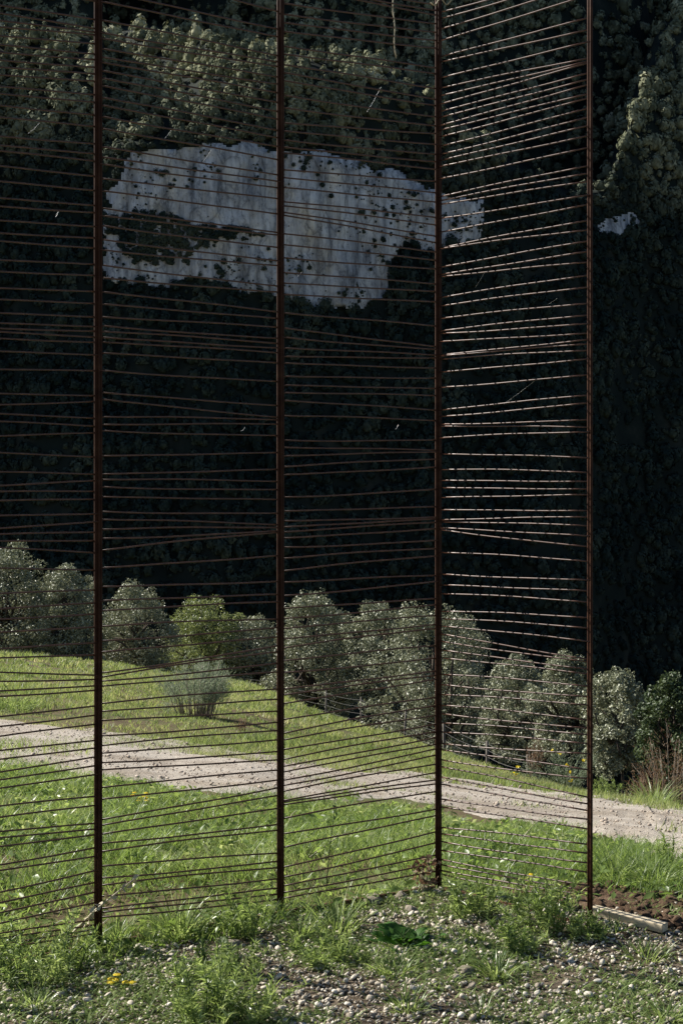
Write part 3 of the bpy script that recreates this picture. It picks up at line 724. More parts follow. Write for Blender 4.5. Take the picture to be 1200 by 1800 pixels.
# ------------------------------------------------------------------ wire fence along the meadow's edge
FP = [(418, 1188), (467, 1194), (513, 1207), (573, 1214), (635, 1226), (710, 1250), (782, 1270), (857, 1303), (930, 1326)]
pts = []
for px, py in FP:
    e = float(np.interp(px, PXS, EDG)); pts.append(at_depth(px, e * 1.0))
fr = empty('wire_fence', pts[4]); tag(fr, 'old stock fence of grey posts and sagging wires below the meadow edge', 'fence')
hts = [float(np.clip(EYE - (py - HY) * p[1] / F - p[2], .5, 1.5)) for p, (px, py) in zip(pts, FP)]
for p, h in zip(pts, hts):
    a = Acc(); lean = R.normal(0, .05, 2)
    a.tube(np.array([p + [0, 0, -.25], p + [lean[0] * .5, lean[1] * .5, h * .5], p + [lean[0], lean[1], h]]), [.04, .038, .034], 7)
    child('fence_post', a, M['fpost'], fr, pts[4])
for lv in (.22, .4, .58, .76, .93):
    a = Acc(); W = []
    for q in range(len(pts) - 1):
        for t in np.linspace(0, 1, 7)[:-1]:
            p = pts[q] * (1 - t) + pts[q + 1] * t; W.append(p + [0, 0, lv * (hts[q] * (1 - t) + hts[q + 1] * t) - .05 * 4 * t * (1 - t)])
    W.append(pts[-1] + [0, 0, lv * hts[-1]]); a.tube(np.array(W), .004, 4); child('fence_wire', a, M['wire'], fr, pts[4])

# ------------------------------------------------------------------ shrubs on the meadow
def shrub(name, label, cat, px, py, hpx, wpx, leafmat, stemmat, nst=46, leafn=70, leaf=.02, bare=.35, spread=.5, flowers=0, rise=1.0, Y=None, srad=.008):
    b = at(px, py) if Y is None else at_depth(px, Y)
    H = hpx * b[1] / F; W = wpx * b[1] / F
    t = empty(name, b); tag(t, label, cat)
    st = Acc(); lf = Acc(); fl = Acc()
    for k in range(nst):
        a = R.uniform(0, 6.283); rd = math.sqrt(R.uniform(0, 1))
        tip = np.array([math.cos(a) * rd * W * spread, math.sin(a) * rd * W * spread * .8, H * R.uniform(.45, 1.0) * (1 - .3 * rd * rd)])
        root_ = np.array([math.cos(a), math.sin(a), 0]) * rd * W * .26; tip = tip + R.normal(0, .07, 3) * H
        mid = root_ * .6 + tip * .4 + np.array([0, 0, H * .10])
        c = np.array([root_ - [0, 0, .03], mid, tip]); st.tube(c, [H * srad, H * srad * .7, H * srad * .35], 4)
        tt = R.uniform(bare, 1.0, leafn)[:, None]
        pos = (1 - tt) ** 2 * c[0] + 2 * (1 - tt) * tt * mid + tt ** 2 * tip
        pos = pos + R.normal(0, 1, (leafn, 3)) * H * .045
        d = (tip - mid) / np.linalg.norm(tip - mid) + R.normal(0, .45, (leafn, 3)); d /= np.linalg.norm(d, axis=1)[:, None]
        sd = np.cross(d, rand_unit(leafn)); sd /= np.linalg.norm(sd, axis=1)[:, None]
        V, T, Q = strips(pos, d, sd, R.uniform(.7, 1.3, leafn) * leaf * 3, np.full(leafn, leaf * .55), R.normal(0, .15, (leafn, 3)), 2)
        lf.add(V, T, Q)
        if flowers and R.random() < flowers:
            V, T = quads(tip + R.normal(0, H * .02, (6, 3)), rand_unit(6), np.full(6, H * .05), 1.2, .3); fl.add(V, T)
    st.build('stems', stemmat, t); lf.build('foliage', leafmat, t)
    if fl.n: fl.build('flowers', M['yellow'], t)['kind'] = 'stuff'
    return t
shrub('broom_bush', 'grey-green broom bush with bare stems low down, beyond the track', 'bush', 345, 1260, 112, 126, M['broom'], M['twig'], 64, 170, .013, .5, .52)
shrub('leafy_bush', 'pale green leafy bush with yellow flowers behind the right panel rods', 'bush', 985, 1350, 72, 150, M['broom'], M['stem'], 60, 60, .011, .1, .55, .12, Y=22)
shrub('dry_stalk', 'tall withered brown seed stalk standing beside the pale leafy bush', 'plant', 938, 1345, 98, 34, M['dead'], M['twig'], 9, 60, .016, .3, .35, Y=23)
shrub('dock_plant', 'small reddish-brown withered plant on the grass right of the broom bush', 'plant', 426, 1288, 34, 30, M['dead'], M['twig'], 12, 20, .01, .2, .4)
shrub('herb_clump', 'blue-green herb clump on the far verge at the left edge', 'plant', 30, 1252, 34, 95, M['weed'], M['stem'], 40, 30, .012, .1, .5)
shrub('spurge_plant', 'fresh green feathery plant just right of the right end post', 'plant', 1066, 1372, 40, 62, M['weed'], M['stem'], 22, 40, .010, .1, .5, Y=17)
shrub('withered_plant', 'yellow-brown withered plant at the foot of the dark juniper', 'plant', 1122, 1388, 62, 50, M['dead'], M['twig'], 14, 30, .011, .35, .5, Y=16)
shrub('bramble_bush', 'tangle of brown leafless twigs in front of the juniper at right edge', 'bush', 1178, 1384, 150, 130, M['dead'], M['twig'], 30, 60, .012, .2, .6, Y=16.5, srad=.0035)

# ------------------------------------------------------------------ meadow grass beyond the track
def meadow():
    a = Acc()
    for (y0, y1, dens, nb, ln, wd) in ((8.5, 14, 240, 6, .075, .0068), (14, 22, 110, 6, .08, .011), (22, 38, 38, 6, .10, .020), (38, 84, 11, 6, .15, .038)):
        w0 = .245
        area = w0 * (y1 * y1 - y0 * y0)
        n = int(area * dens)
        Y = np.sqrt(R.uniform(y0 * y0, y1 * y1, n)); X = R.uniform(-w0, w0, n) * Y
        Z = ground(X, Y); px, py = proj(X, Y, Z)
        tt = track_t(X, Y, Z)
        e = np.interp(px, PXS, EDG)
        edge = (fbm(X * 1.1, Y * 1.1, None, 41, 5, .7) - .5) * 1.3
        patch = fbm(X * .9, Y * .9, None, 47, 3)
        ok = (tt + edge > .92) & (Y < e * 1.08)
        ok |= (tt > .05) & (tt < .98) & (patch + .10 * np.exp(-((tt - .5) / .13) ** 2) > .62) & (R.random(n) < .55)
        ok &= (R.random(n) < np.clip((fbm(X * .8, Y * .5, None, 49, 3) - .2) * 4, .35, 1))
        X = X[ok]; Y = Y[ok]; Z = Z[ok]; n = len(X)
        hh = (.2 + 2.8 * fbm(X * .8, Y * .45, None, 53, 4) ** 2)
        B = np.repeat(np.stack([X, Y, Z], 1), nb, 0); m = len(B)
        B[:, :2] += R.normal(0, .03 + ln * .12, (m, 2)); B[:, 2] -= .01
        d = np.stack([R.normal(0, .35, m), R.normal(0, .35, m), np.ones(m)], 1); d /= np.linalg.norm(d, axis=1)[:, None]
        th = R.uniform(0, 6.283, m); s = np.stack([np.cos(th), np.sin(th), np.zeros(m)], 1)
        bend = np.stack([R.normal(0, .3, m), R.normal(0, .3, m), -R.uniform(0, .35, m)], 1)
        V, T, Q = strips(B, d, s, ln * np.repeat(hh, nb) * R.uniform(.5, 1.3, m), np.full(m, wd), bend, 2)
        a.add(V, T, Q)
    o = a.build('meadow_grass', M['meadow']); tag(o, 'sunlit meadow grass on the slope beyond the track', 'grass', kind='stuff')
    return a.n
print('meadow verts', meadow())

# ------------------------------------------------------------------ lawn between screen and track
def gravel_zone(X, Y):
    """1 on the stony foreground, 0 in the grass (photo: the boundary follows the screen)"""
    xs = [POST[0][0] - 2, POST[0][0], POST[1][0], POST[2][0], POST[3][0], POST[4][0], POST[4][0] + .35, POST[4][0] + 3]
    ys = [POST[0][1] - .15, POST[0][1] - .10, POST[1][1] - .08, POST[2][1] - .05, POST[3][1] + .06, POST[4][1] + .22, POST[4][1] + .36, POST[4][1] + .3]
    return np.interp(X, xs, ys) - Y + (fbm(X * 3.5, Y * 3.5, None, 151, 3) - .5) * .35
def bedz(X, Y):
    return ground(X, Y) + np.clip(gravel_zone(X, Y) * .12, -.05, .006)
def lawn():
    n = 200000
    y0, y1 = 4.6, 11.5
    Y = np.sqrt(R.uniform(y0 * y0, y1 * y1, n)); X = R.uniform(-.25, .25, n) * Y
    Z = ground(X, Y); tt = track_t(X, Y, Z + .045)
    edge = (fbm(X * 2.6, Y * 2.6, None, 43, 5, .65) - .5) * 1.0
    dn = fbm(X * 1.6, Y * 1.6, None, 161, 4)
    ok = (tt - edge < .05) & (gravel_zone(X, Y) < .09) & (R.random(n) < np.clip((dn - .22) * 3.4, .35, 1)) & (R.random(n) < np.clip(8.5 / Y, .5, 1))
    X = X[ok]; Y = Y[ok]; Z = Z[ok]; n = len(X); dn = dn[ok]
    B = np.stack([X, Y, Z - .01], 1)
    clump = fbm(X * 5, Y * 5, None, 163, 2); th0 = clump * 25
    th = th0 + R.normal(0, 1.0, n)
    d = np.stack([np.cos(th) * .35, np.sin(th) * .35, np.ones(n)], 1) + R.normal(0, .2, (n, 3)); d /= np.linalg.norm(d, axis=1)[:, None]
    a2 = R.uniform(0, 6.283, n); s = np.stack([np.cos(a2), np.sin(a2), np.zeros(n)], 1)
    bend = np.stack([np.cos(th) * .5, np.sin(th) * .5, -R.uniform(.1, .6, n)], 1) * R.uniform(.3, 1.2, n)[:, None]
    V, T, Q = strips(B, d, s, R.uniform(.04, .115, n) * (.25 + 1.9 * fbm(X * 3.2, Y * 3.2, None, 167, 3) ** 1.4), R.uniform(.0028, .0062, n), bend, 2)
    a = Acc(); a.add(V, T, Q)
    # scattered broader leaves, clover and dandelion
    m = 9000
    idx = R.integers(0, n, m); c = B[idx] + np.stack([R.normal(0, .02, m), R.normal(0, .02, m), R.uniform(.01, .06, m)], 1)
    nn = np.array([0, 0, 1.]) + R.normal(0, .5, (m, 3)); nn /= np.linalg.norm(nn, axis=1)[:, None]
    V, T = quads(c, nn, R.uniform(.012, .028, m), 2.0, .25); a.add(V, T)
    o = a.build('lawn_grass', M['grass']); tag(o, 'lush backlit grass between the screen and the gravel track', 'grass', kind='stuff')
    return n
print('lawn blades', lawn())

# ------------------------------------------------------------------ gravel in front
def stones(name, P, sz, mat, label, cat, flat=.65, two=False, kind='stuff'):
    a = Acc(); v, f = ICO2 if two else ICO1
    n = len(P)
    jit = 1 + .28 * R.normal(0, 1, (n, len(v), 1)).clip(-1.2, 1.2) * (.6 if two else 1)
    W = v[None] * jit * np.stack([R.uniform(.7, 1.3, n), R.uniform(.7, 1.2, n), R.uniform(flat * .7, flat * 1.2, n)], 1)[:, None, :]
    th = R.uniform(0, 6.283, n); c, s = np.cos(th)[:, None], np.sin(th)[:, None]
    tl = R.normal(0, .35, n)[:, None]
    x = W[:, :, 0] * c - W[:, :, 1] * s; y = W[:, :, 0] * s + W[:, :, 1] * c; z = W[:, :, 2] + x * tl
    W = np.stack([x, y, z], -1) * sz[:, None, None] + P[:, None, :]
    a.add(W.reshape(-1, 3), (f[None] + (np.arange(n) * len(v))[:, None, None]).reshape(-1, 3))
    o = a.build(name, mat); tag(o, label, cat, kind=kind); return o
gx_, gy_ = np.meshgrid(np.linspace(-2.2, 2.2, 130), np.linspace(3.6, 6.2, 80), indexing='ij')
gz_ = bedz(gx_, gy_)
ii = np.arange(129)[:, None]; jj = np.arange(79)[None, :]
bed = link('gravel_bed', mesh_np('gravel_bed', np.stack([gx_, gy_, gz_], -1).reshape(-1, 3), [np.stack([ii * 80 + jj, (ii + 1) * 80 + jj, (ii + 1) * 80 + jj + 1, ii * 80 + jj + 1], -1).reshape(-1, 4)]), M['fines']); bed['kind'] = 'structure'
n = 21000
Y = np.sqrt(R.uniform(4.05 ** 2, 6.2 ** 2, n)); X = R.uniform(-.25, .25, n) * Y
ok = (gravel_zone(X, Y) > -.05) & (R.random(n) < np.clip(.5 + (fbm(X * 2.5, Y * 2.5, None, 171, 3) - .3) * 2.4, .4, 1))
X = X[ok]; Y = Y[ok]; n = len(X)
sz = R.uniform(.003, .0078, n) * (.8 + .6 * R.random(n) ** 4)
stones('gravel', np.stack([X, Y, bedz(X, Y) + .003 + sz * .35], 1), sz, M['gravel'], 'pale rounded gravel covering the ground in front of the screen', 'gravel')
n = 1000
Y = np.sqrt(R.uniform(4.05 ** 2, 6.2 ** 2, n)); X = R.uniform(-.25, .25, n) * Y
ok = gravel_zone(X, Y) > -.02; X = X[ok]; Y = Y[ok]; n = len(X); sz = R.uniform(.007, .0135, n)
stones('pebbles', np.stack([X, Y, bedz(X, Y) + .003 + sz * .35], 1), sz, M['gravel'], 'larger rounded pebbles strewn through the foreground gravel', 'pebbles', two=True)
# track chippings
n = 3400
px = R.uniform(-60, 1260, n); t = R.uniform(.02, .98, n)
i = np.interp(px, pxs, np.arange(nk)).astype(int)
P = A_[i] + (B_[i] - A_[i]) * t[:, None] + R.normal(0, .06, (n, 3)) * [1, 1, 0]
sz = R.uniform(.004, .013, n) * (.7 + 1.0 * R.random(n) ** 6)
P[:, 2] = ground(P[:, 0], P[:, 1]) + .024 + sz * .2
stones('track_chippings', P, sz, M['chips'], 'loose stone chippings scattered over the gravel track', 'chippings')

# turned earth at the right
n = 2400
px = R.uniform(900, 1290, n); py = R.uniform(1545, 1650, n)
low = np.interp(px, [900, 1040, 1110, 1165, 1290], [1590, 1612, 1620, 1638, 1690]); hi = np.interp(px, [900, 1000, 1040, 1100, 1150, 1290], [1575, 1556, 1558, 1568, 1572, 1560])
ok = (py < low - 4) & (py > hi); px = px[ok]; py = py[ok]
P = np.array([at(a, b) for a, b in zip(px, py)]); n = len(P); sz = .0025 + .02 * R.random(n) ** 5
P[:, 2] += .012 + sz * .3
stones('soil_crumbs', P, sz, M['clod'], 'crumbs of dug brown earth spread at the foot of the right end post', 'soil', .8)
# earth patch sheet under the crumbs
gxx, gyy = np.meshgrid(np.linspace(0, 1, 64), np.linspace(0, 1, 28), indexing='ij')
pp = 880 + gxx * 420
lo_ = np.interp(pp, [900, 1040, 1110, 1165, 1290], [1592, 1616, 1624, 1644, 1700]); hi_ = np.interp(pp, [900, 1000, 1040, 1100, 1150, 1290], [1566, 1548, 1550, 1560, 1562, 1550])
qq = lo_ + (hi_ - lo_) * gyy
E = np.array([at(a, b) for a, b in zip(pp.ravel(), qq.ravel())])
brd = np.minimum(np.minimum(gxx * 4, 1), np.minimum(gyy, 1 - gyy) * 4).clip(0, 1).ravel()
E[:, 2] += brd * (.010 + .055 * (fbm(E[:, 0] * 9, E[:, 1] * 9, None, 181, 5, .68) - .38)) - .012 * (1 - brd)
ii = np.arange(63)[:, None]; jj = np.arange(27)[None, :]
Qe = np.stack([ii * 28 + jj, (ii + 1) * 28 + jj, (ii + 1) * 28 + jj + 1, ii * 28 + jj + 1], -1).reshape(-1, 4)
eo = link('earth_patch', mesh_np('earth_patch', E, [Qe]), M['clod']); eo['kind'] = 'structure'

def rock(name, label, cat, px, py, wpx, mat, flat=.6, group=None, seed=0):
    p = at(px, py); s = wpx * p[1] / F * .38
    v, f = subdiv(*ICO2)
    rr = .45 + 1.1 * fbm(v[:, 0] * 1.5 + seed * 3, v[:, 1] * 1.5, v[:, 2] * 1.5, 200 + seed, 4, .55)
    rr = np.round(rr * 7) / 7 * .5 + rr * .5
    V = v * rr[:, None] * [s, s * .8, s * flat]
    V[:, 2] += s * flat * .35
    a = Acc(); a.add(V, f); o = a.build(name, mat); o.location = p
    o.rotation_euler = (0, 0, R.uniform(0, 6)); tag(o, label, cat, group); return o
ROCKS = [('stone', 'angular pale stone lying left of the corner post, farthest left of the row', 'stone', 655, 1588, 52, M['rock']),
         ('stone', 'flat tan stone close to the foot of the corner post', 'stone', 703, 1580, 44, M['rock']),
         ('stone', 'upright brown stone in front of the flat tan one near the corner post', 'stone', 722, 1606, 34, M['rock']),
         ('stone', 'grey block lying just in front of the weeds left of the second post', 'stone', 412, 1664, 40, M['rock']),
         ('stone', 'pinkish stone half sunk in gravel below the grey block', 'stone', 412, 1692, 44, M['rock']),
         ('stone', 'broad flat pale stone in the gravel below the dark leafy rosette', 'stone', 818, 1712, 50, M['rock']),
         ('stone', 'orange-brown stone under the near side of the timber batten', 'stone', 1092, 1648, 34, M['clod']),
         ('earth_clod', 'tall dark earth clod at the right edge above the batten end', 'clod', 1168, 1600, 44, M['clod']),
         ('earth_clod', 'rounded dark clod between batten and grass clump', 'clod', 1138, 1592, 30, M['clod']),
         ('earth_clod', 'small dark clod nearest to the right end post', 'clod', 1066, 1598, 24, M['clod']),
         ('earth_clod', 'dark turf clod sitting on the near verge of the track right of the end post', 'clod', 1056, 1476, 30, M['clod']),
         ('stone', 'single dark stone on the track seen through the right panel', 'stone', 937, 1420, 10, M['clod']),
         ('stone', 'pale stone on the far verge of the track right of the end post', 'stone', 1116, 1416, 14, M['rock']),
         ('stone', 'squarish pale stone beside its paler neighbour on the far verge', 'stone', 1130, 1416, 16, M['rock']),
         ('stone', 'low brown stone on the far verge nearest the right edge', 'stone', 1152, 1420, 16, M['clod'])]
for k, (nm, lb, ct, px, py, wp, mt) in enumerate(ROCKS): rock(nm, lb, ct, px, py, wp, mt, .75 if 'upright' in lb or 'tall' in lb else .55, None, k)

# timber batten
a0 = at(1040, 1612); b0 = at(1168, 1644)
d = Vector(b0 - a0); Mx = d.to_track_quat('X', 'Z').to_matrix().to_4x4(); Mx.translation = Vector((a0 + b0) / 2) + Vector((0, 0, .026))
import bmesh
bm = bmesh.new(); bmesh.ops.create_cube(bm, size=1); bmesh.ops.scale(bm, vec=(d.length * 1.0, .045, .028), verts=bm.verts)
bmesh.ops.bevel(bm, geom=bm.edges[:], offset=.002, segments=2, affect='EDGES')
me = bpy.data.meshes.new('timber_batten'); bm.to_mesh(me); bm.free()
o = link('timber_batten', me, M['plank']); o.matrix_world = Mx
tag(o, 'pale timber batten lying on the gravel beside the right end post', 'batten')

# ------------------------------------------------------------------ foreground weeds
def weed(name, label, px, py, hpx, wpx, kind, nst=14, mat=None, Y=None):
    b = at(px, py) if Y is None else at_depth(px, Y)
    H = hpx * b[1] / F; W = wpx * b[1] / F
    t = empty(name, b); tag(t, label, 'weed', 'weeds growing in front of the screen')
    mat = mat or M['weed']
    lf = Acc(); st = Acc()
    if kind == 'fine':                      # leafy upright stems with narrow leaves
        for k in range(nst):
            a = R.uniform(0, 6.283); rd = math.sqrt(R.uniform(0, 1)); h = H * R.uniform(.45, 1) * (1 - .3 * rd)
            r0 = np.array([math.cos(a), math.sin(a), 0]) * rd * W * .32; tip = np.array([math.cos(a), math.sin(a), 0]) * rd * W * .5 + [R.normal(0, .03), R.normal(0, .03), h]
            mid = (r0 + tip) / 2 + [0, 0, h * .08] + R.normal(0, .01, 3)
            st.tube(np.array([r0 - [0, 0, .02], mid, tip]), [.0018, .0014, .0006], 4, False)
            m = 46; tt = R.uniform(.08, 1, m)[:, None]
            pos = (1 - tt) ** 2 * r0 + 2 * (1 - tt) * tt * mid + tt ** 2 * tip
            dd = rand_unit(m, -.1) + [0, 0, .35]; dd /= np.linalg.norm(dd, axis=1)[:, None]
            sd = np.cross(dd, rand_unit(m)); sd /= np.linalg.norm(sd, axis=1)[:, None]
            V, T, Q = strips(pos, dd, sd, R.uniform(.02, .05, m), R.uniform(.003, .006, m), np.stack([np.zeros(m), np.zeros(m), -R.uniform(.1, .6, m)], 1), 2)
            lf.add(V, T, Q)
    elif kind == 'tuft':                    # arching grass tuft
        m = nst * 14; a = R.uniform(0, 6.283, m); rd = np.sqrt(R.uniform(0, 1, m))
        pos = np.stack([np.cos(a) * rd * W * .25, np.sin(a) * rd * W * .25, np.full(m, -.01)], 1)
        dd = np.stack([np.cos(a) * .5 * rd, np.sin(a) * .5 * rd, np.ones(m)], 1) + R.normal(0, .2, (m, 3)); dd /= np.linalg.norm(dd, axis=1)[:, None]
        sd = np.stack([-np.sin(a), np.cos(a), np.zeros(m)], 1) + R.normal(0, .4, (m, 3)); sd /= np.linalg.norm(sd, axis=1)[:, None]
        bend = np.stack([np.cos(a) * .6, np.sin(a) * .6, -R.uniform(.2, .75, m)], 1) * R.uniform(.3, 1.1, m)[:, None]
        V, T, Q = strips(pos, dd, sd, H * R.uniform(.4, 1.25, m), R.uniform(.004, .008, m), bend, 4)
        lf.add(V, T, Q)
        for k in range(4):
            st.tube(np.array([[0, 0, -.01], R.normal(0, .01, 3) + [0, 0, H * .3], R.normal(0, .03, 3) + [0, 0, H * .6]]), [.0016, .0012, .0007], 4, False)
    else:                                   # broad-leaved rosette
        m = nst; a = R.uniform(0, 6.283, m)
        pos = np.stack([np.cos(a) * W * .06, np.sin(a) * W * .06, np.zeros(m)], 1)
        el = R.uniform(.25, 1.1, m)
        dd = np.stack([np.cos(a) * np.cos(el), np.sin(a) * np.cos(el), np.sin(el)], 1)
        sd = np.stack([-np.sin(a), np.cos(a), R.normal(0, .3, m)], 1); sd /= np.linalg.norm(sd, axis=1)[:, None]
        L_ = W * .5 * R.uniform(.3, 1.05, m); wd = L_ * R.uniform(.2, .32, m)
        pos = pos + np.stack([R.normal(0, W * .13, m), R.normal(0, W * .09, m), np.zeros(m)], 1)
        ts = np.linspace(0, 1, 7); prof = np.array([.12, .45, .85, 1, .85, .5, .0])
        V = []
        for q, tq in enumerate(ts):
            c = pos + dd * (L_ * tq)[:, None] + np.array([0, 0, -.45]) * (L_ * tq * tq)[:, None]
            o_ = sd * (wd * prof[q] * .5)[:, None]; up = np.array([0, 0, 1.]) * (wd * prof[q] * .16 * (1 if q % 2 else .6))[:, None]
            V += [c - o_ + up, c, c + o_ + up]
        V = np.stack(V, 1).reshape(-1, 3); o_ = np.arange(m)[:, None] * 21
        Q = np.concatenate([o_ + np.array([[3 * q + s, 3 * q + s + 1, 3 * q + s + 4, 3 * q + s + 3]]) for q in range(6) for s in (0, 1)])
        lf.add(V, None, Q)
        for k in range(5):
            st.tube(np.array([[0, 0, -.01], [R.normal(0, .02), R.normal(0, .02), H * .3], [R.normal(0, .03), R.normal(0, .03), H * .55]]), [.002, .0016, .001], 4, False)
    lf.build('leaves', mat, t); st.build('stems', M['stem'], t)
    return t
WEEDS = [
    ('weed', 'broad leafy weed clump at the lower left edge, below the leaning dry stalk', 70, 1716, 120, 210, 'fine', 40),
    ('weed', 'feathery weed at the far left edge under the lowest rods', 20, 1668, 70, 120, 'fine', 18),
    ('weed', 'low bright weed in the gravel at the bottom left corner', 62, 1768, 45, 90, 'tuft', 9),
    ('weed', 'slender weed clump right at the foot of the leftmost post', 205, 1650, 70, 80, 'tuft', 8),
    ('weed', 'arching broad-bladed tuft midway between the first two posts', 315, 1645, 100, 120, 'tuft', 12),
    ('weed', 'dense fine weed spreading across the bottom, biggest in the foreground', 385, 1792, 125, 270, 'fine', 70),
    ('weed', 'upright leafy weed just left of the second post', 442, 1655, 110, 70, 'fine', 14),
    ('weed', 'low weed mat in the gravel above the biggest bottom weed', 395, 1716, 55, 190, 'fine', 30),
    ('weed', 'thin weed at the right foot of the second post', 528, 1650, 70, 80, 'tuft', 8),
    ('weed', 'arching pale-tipped grass tuft left of the stones by the corner post', 590, 1640, 85, 120, 'tuft', 13),
    ('weed', 'low green weed carpet left of the dark rosette', 575, 1692, 50, 160, 'fine', 28),
    ('weed', 'ragged weed strip in the gravel below the dark rosette', 690, 1712, 48, 140, 'tuft', 12),
    ('weed', 'weed tuft in the bottom centre gravel', 715, 1775, 50, 110, 'tuft', 10),
    ('weed', 'fine weed clump in front of the right panel, next to the corner post', 828, 1612, 85, 110, 'fine', 26),
    ('weed', 'tall fine weed clump in the middle of the right panel foot', 950, 1640, 125, 130, 'fine', 34),
    ('weed', 'shaded low weed in front of the tall fine clump', 900, 1668, 60, 130, 'fine', 22),
    ('weed', 'small grass tuft in the gravel below the right panel', 872, 1716, 60, 90, 'tuft', 9),
    ('weed', 'grass tuft close to the bottom edge right of centre', 840, 1786, 40, 100, 'tuft', 9),
    ('weed', 'weed patch below the timber batten', 1135, 1686, 46, 130, 'tuft', 12),
    ('weed', 'grass tuft growing through at the near side of the timber batten', 1083, 1640, 34, 50, 'tuft', 8),
    ('weed', 'grass tuft at the bottom right corner', 1168, 1792, 50, 110, 'tuft', 11),
    ('weed', 'low weed left of the batten at the foot of the right end post', 1020, 1650, 50, 100, 'fine', 18),
    ('weed', 'tall green grass clump on the lawn behind the dug earth', 1150, 1556, 62, 130, 'tuft', 22),
    ('weed', 'grass clump just right of the right end post above the dug earth', 1080, 1548, 55, 110, 'tuft', 18),
    ('weed', 'tall grass clump on the far verge of the track, nearest the right end post', 1085, 1402, 44, 90, 'tuft', 16),
    ('weed', 'tall grass clump on the far verge between withered plant and right edge', 1150, 1412, 58, 100, 'tuft', 20),
    ('weed', 'tall grass clump on the far verge cut by the right edge', 1196, 1416, 66, 90, 'tuft', 18),
    ('weed', 'feathery green plant at the right edge on the near side of the track', 1178, 1524, 70, 50, 'fine', 9),
]
for (nm, lb, px, py, h, wd, kd, ns) in WEEDS: weed(nm, lb, px, py, h, wd, kd, ns)
weed('broadleaf_weed', 'dark green broad-leaved rosette in the gravel below the corner post', 712, 1662, 60, 140, 'rosette', 95, M['rosette'])
weed('broadleaf_weed', 'small dark broad-leaved weed left of the tall fine clump', 868, 1690, 40, 66, 'rosette', 30, M['rosette'])
# sparse low cover in the gravel
n = 34000
Y = np.sqrt(R.uniform(4.0 ** 2, 6.2 ** 2, n)); X = R.uniform(-.28, .28, n) * Y
pt = fbm(X * 3, Y * 3, None, 191, 3)
wpx, wpy = proj(X, Y, ground(X, Y))
bare = np.clip(sm(wpy, 1665, 1705) * sm(wpx, 480, 640) + sm(wpy, 1735, 1760) * (wpx < 300) + sm(wpy, 1610, 1690) * sm(wpx, 1000, 1080), 0, 1)
ok = (gravel_zone(X, Y) > -.06) & (R.random(n) < np.clip((pt - .30 - .12 * bare) * 4.5, .08, 1))
X = X[ok]; Y = Y[ok]; n = len(X); nb = 3
B = np.repeat(np.stack([X, Y, ground(X, Y)], 1), nb, 0); m = len(B); B[:, :2] += R.normal(0, .012, (m, 2))
th = R.uniform(0, 6.283, m); d = np.stack([np.cos(th) * .8, np.sin(th) * .8, R.uniform(.3, 1.4, m)], 1); d /= np.linalg.norm(d, axis=1)[:, None]
s = np.stack([-np.sin(th), np.cos(th), np.zeros(m)], 1)
V, T, Q = strips(B, d, s, R.uniform(.02, .07, m), R.uniform(.003, .009, m), np.stack([np.cos(th) * .3, np.sin(th) * .3, -R.uniform(.2, .7, m)], 1), 2)
a = Acc(); a.add(V, T, Q); o = a.build('low_weeds', M['weed']); tag(o, 'sparse low weeds sprouting through the foreground gravel', 'ground cover', kind='stuff')

# ------------------------------------------------------------------ stalks, flowers and bits
def stalk(name, label, pts3, r, mat, cat='stalk', side=6, buds=0, budmat=None):
    b = np.array(pts3[0]); t = empty(name, b); tag(t, label, cat)
    P = np.array(pts3) - b
    a = Acc(); a.tube(P, np.linspace(r, r * .5, len(P)), side); a.build('stem', mat, t)
    if buds:
        c = Acc(); tt = R.uniform(.35, 1, buds); q = np.stack([np.interp(tt, np.linspace(0, 1, len(P)), P[:, k]) for k in range(3)], 1)
        V, T = quads(q + R.normal(0, r * 2.0, (buds, 3)), rand_unit(buds), np.full(buds, r * 3.2), 2.2, .3); c.add(V, T); c.build('buds', budmat or mat, t)['kind'] = 'stuff'
    return t
p1 = POST[1]
s0 = at(95, 1668); e0 = np.array([(245 - 600) / F * (p1[1] - .10), p1[1] - .10, EYE - (1538 - HY) * (p1[1] - .10) / F]); m0 = (s0 + e0) / 2 + [0, 0, .01]
stalk('dry_stalk', 'pale dry stalk leaning across the foot of the leftmost post', [s0 - [0, 0, .01], m0, e0], .0042, M['straw'], 'stalk', 6, 26, M['straw'])
s1 = at(572, 1572)
stalk('thin_stalk', 'thin dark upright stalk with side buds in the second-to-corner panel', [s1 - [0, 0, .02], s1 + [.012, 0, .14], s1 + [.03, 0, .28], s1 + [.035, 0, .385]], .0026, M['stem'], 'stalk', 5, 18, M['stem'])
for (xa, ya, xb, yb, lb) in ((905, 1497, 960, 1450, 'straight pale straw in the grass seen through the right panel'), (545, 1515, 640, 1474, 'pale straw lying in the grass right of the second post'), (504, 1462, 520, 1446, 'short pale straw touching the right side of the second post')):
    a0 = at(xa, ya); b0 = at(xb, yb); stalk('dry_straw', lb, [a0 + [0, 0, .02], (a0 + b0) / 2 + [0, 0, .06], b0 + [0, 0, .06]], .003, M['straw'], 'straw', 5)
s2 = at(476, 1644); stalk('flower_stem', 'single stem with a small yellow flower at the foot of the second post', [s2, s2 + [.006, 0, .06], s2 + [.028, 0, .118]], .0022, M['stem'], 'flower', 5, 12, M['stem'])
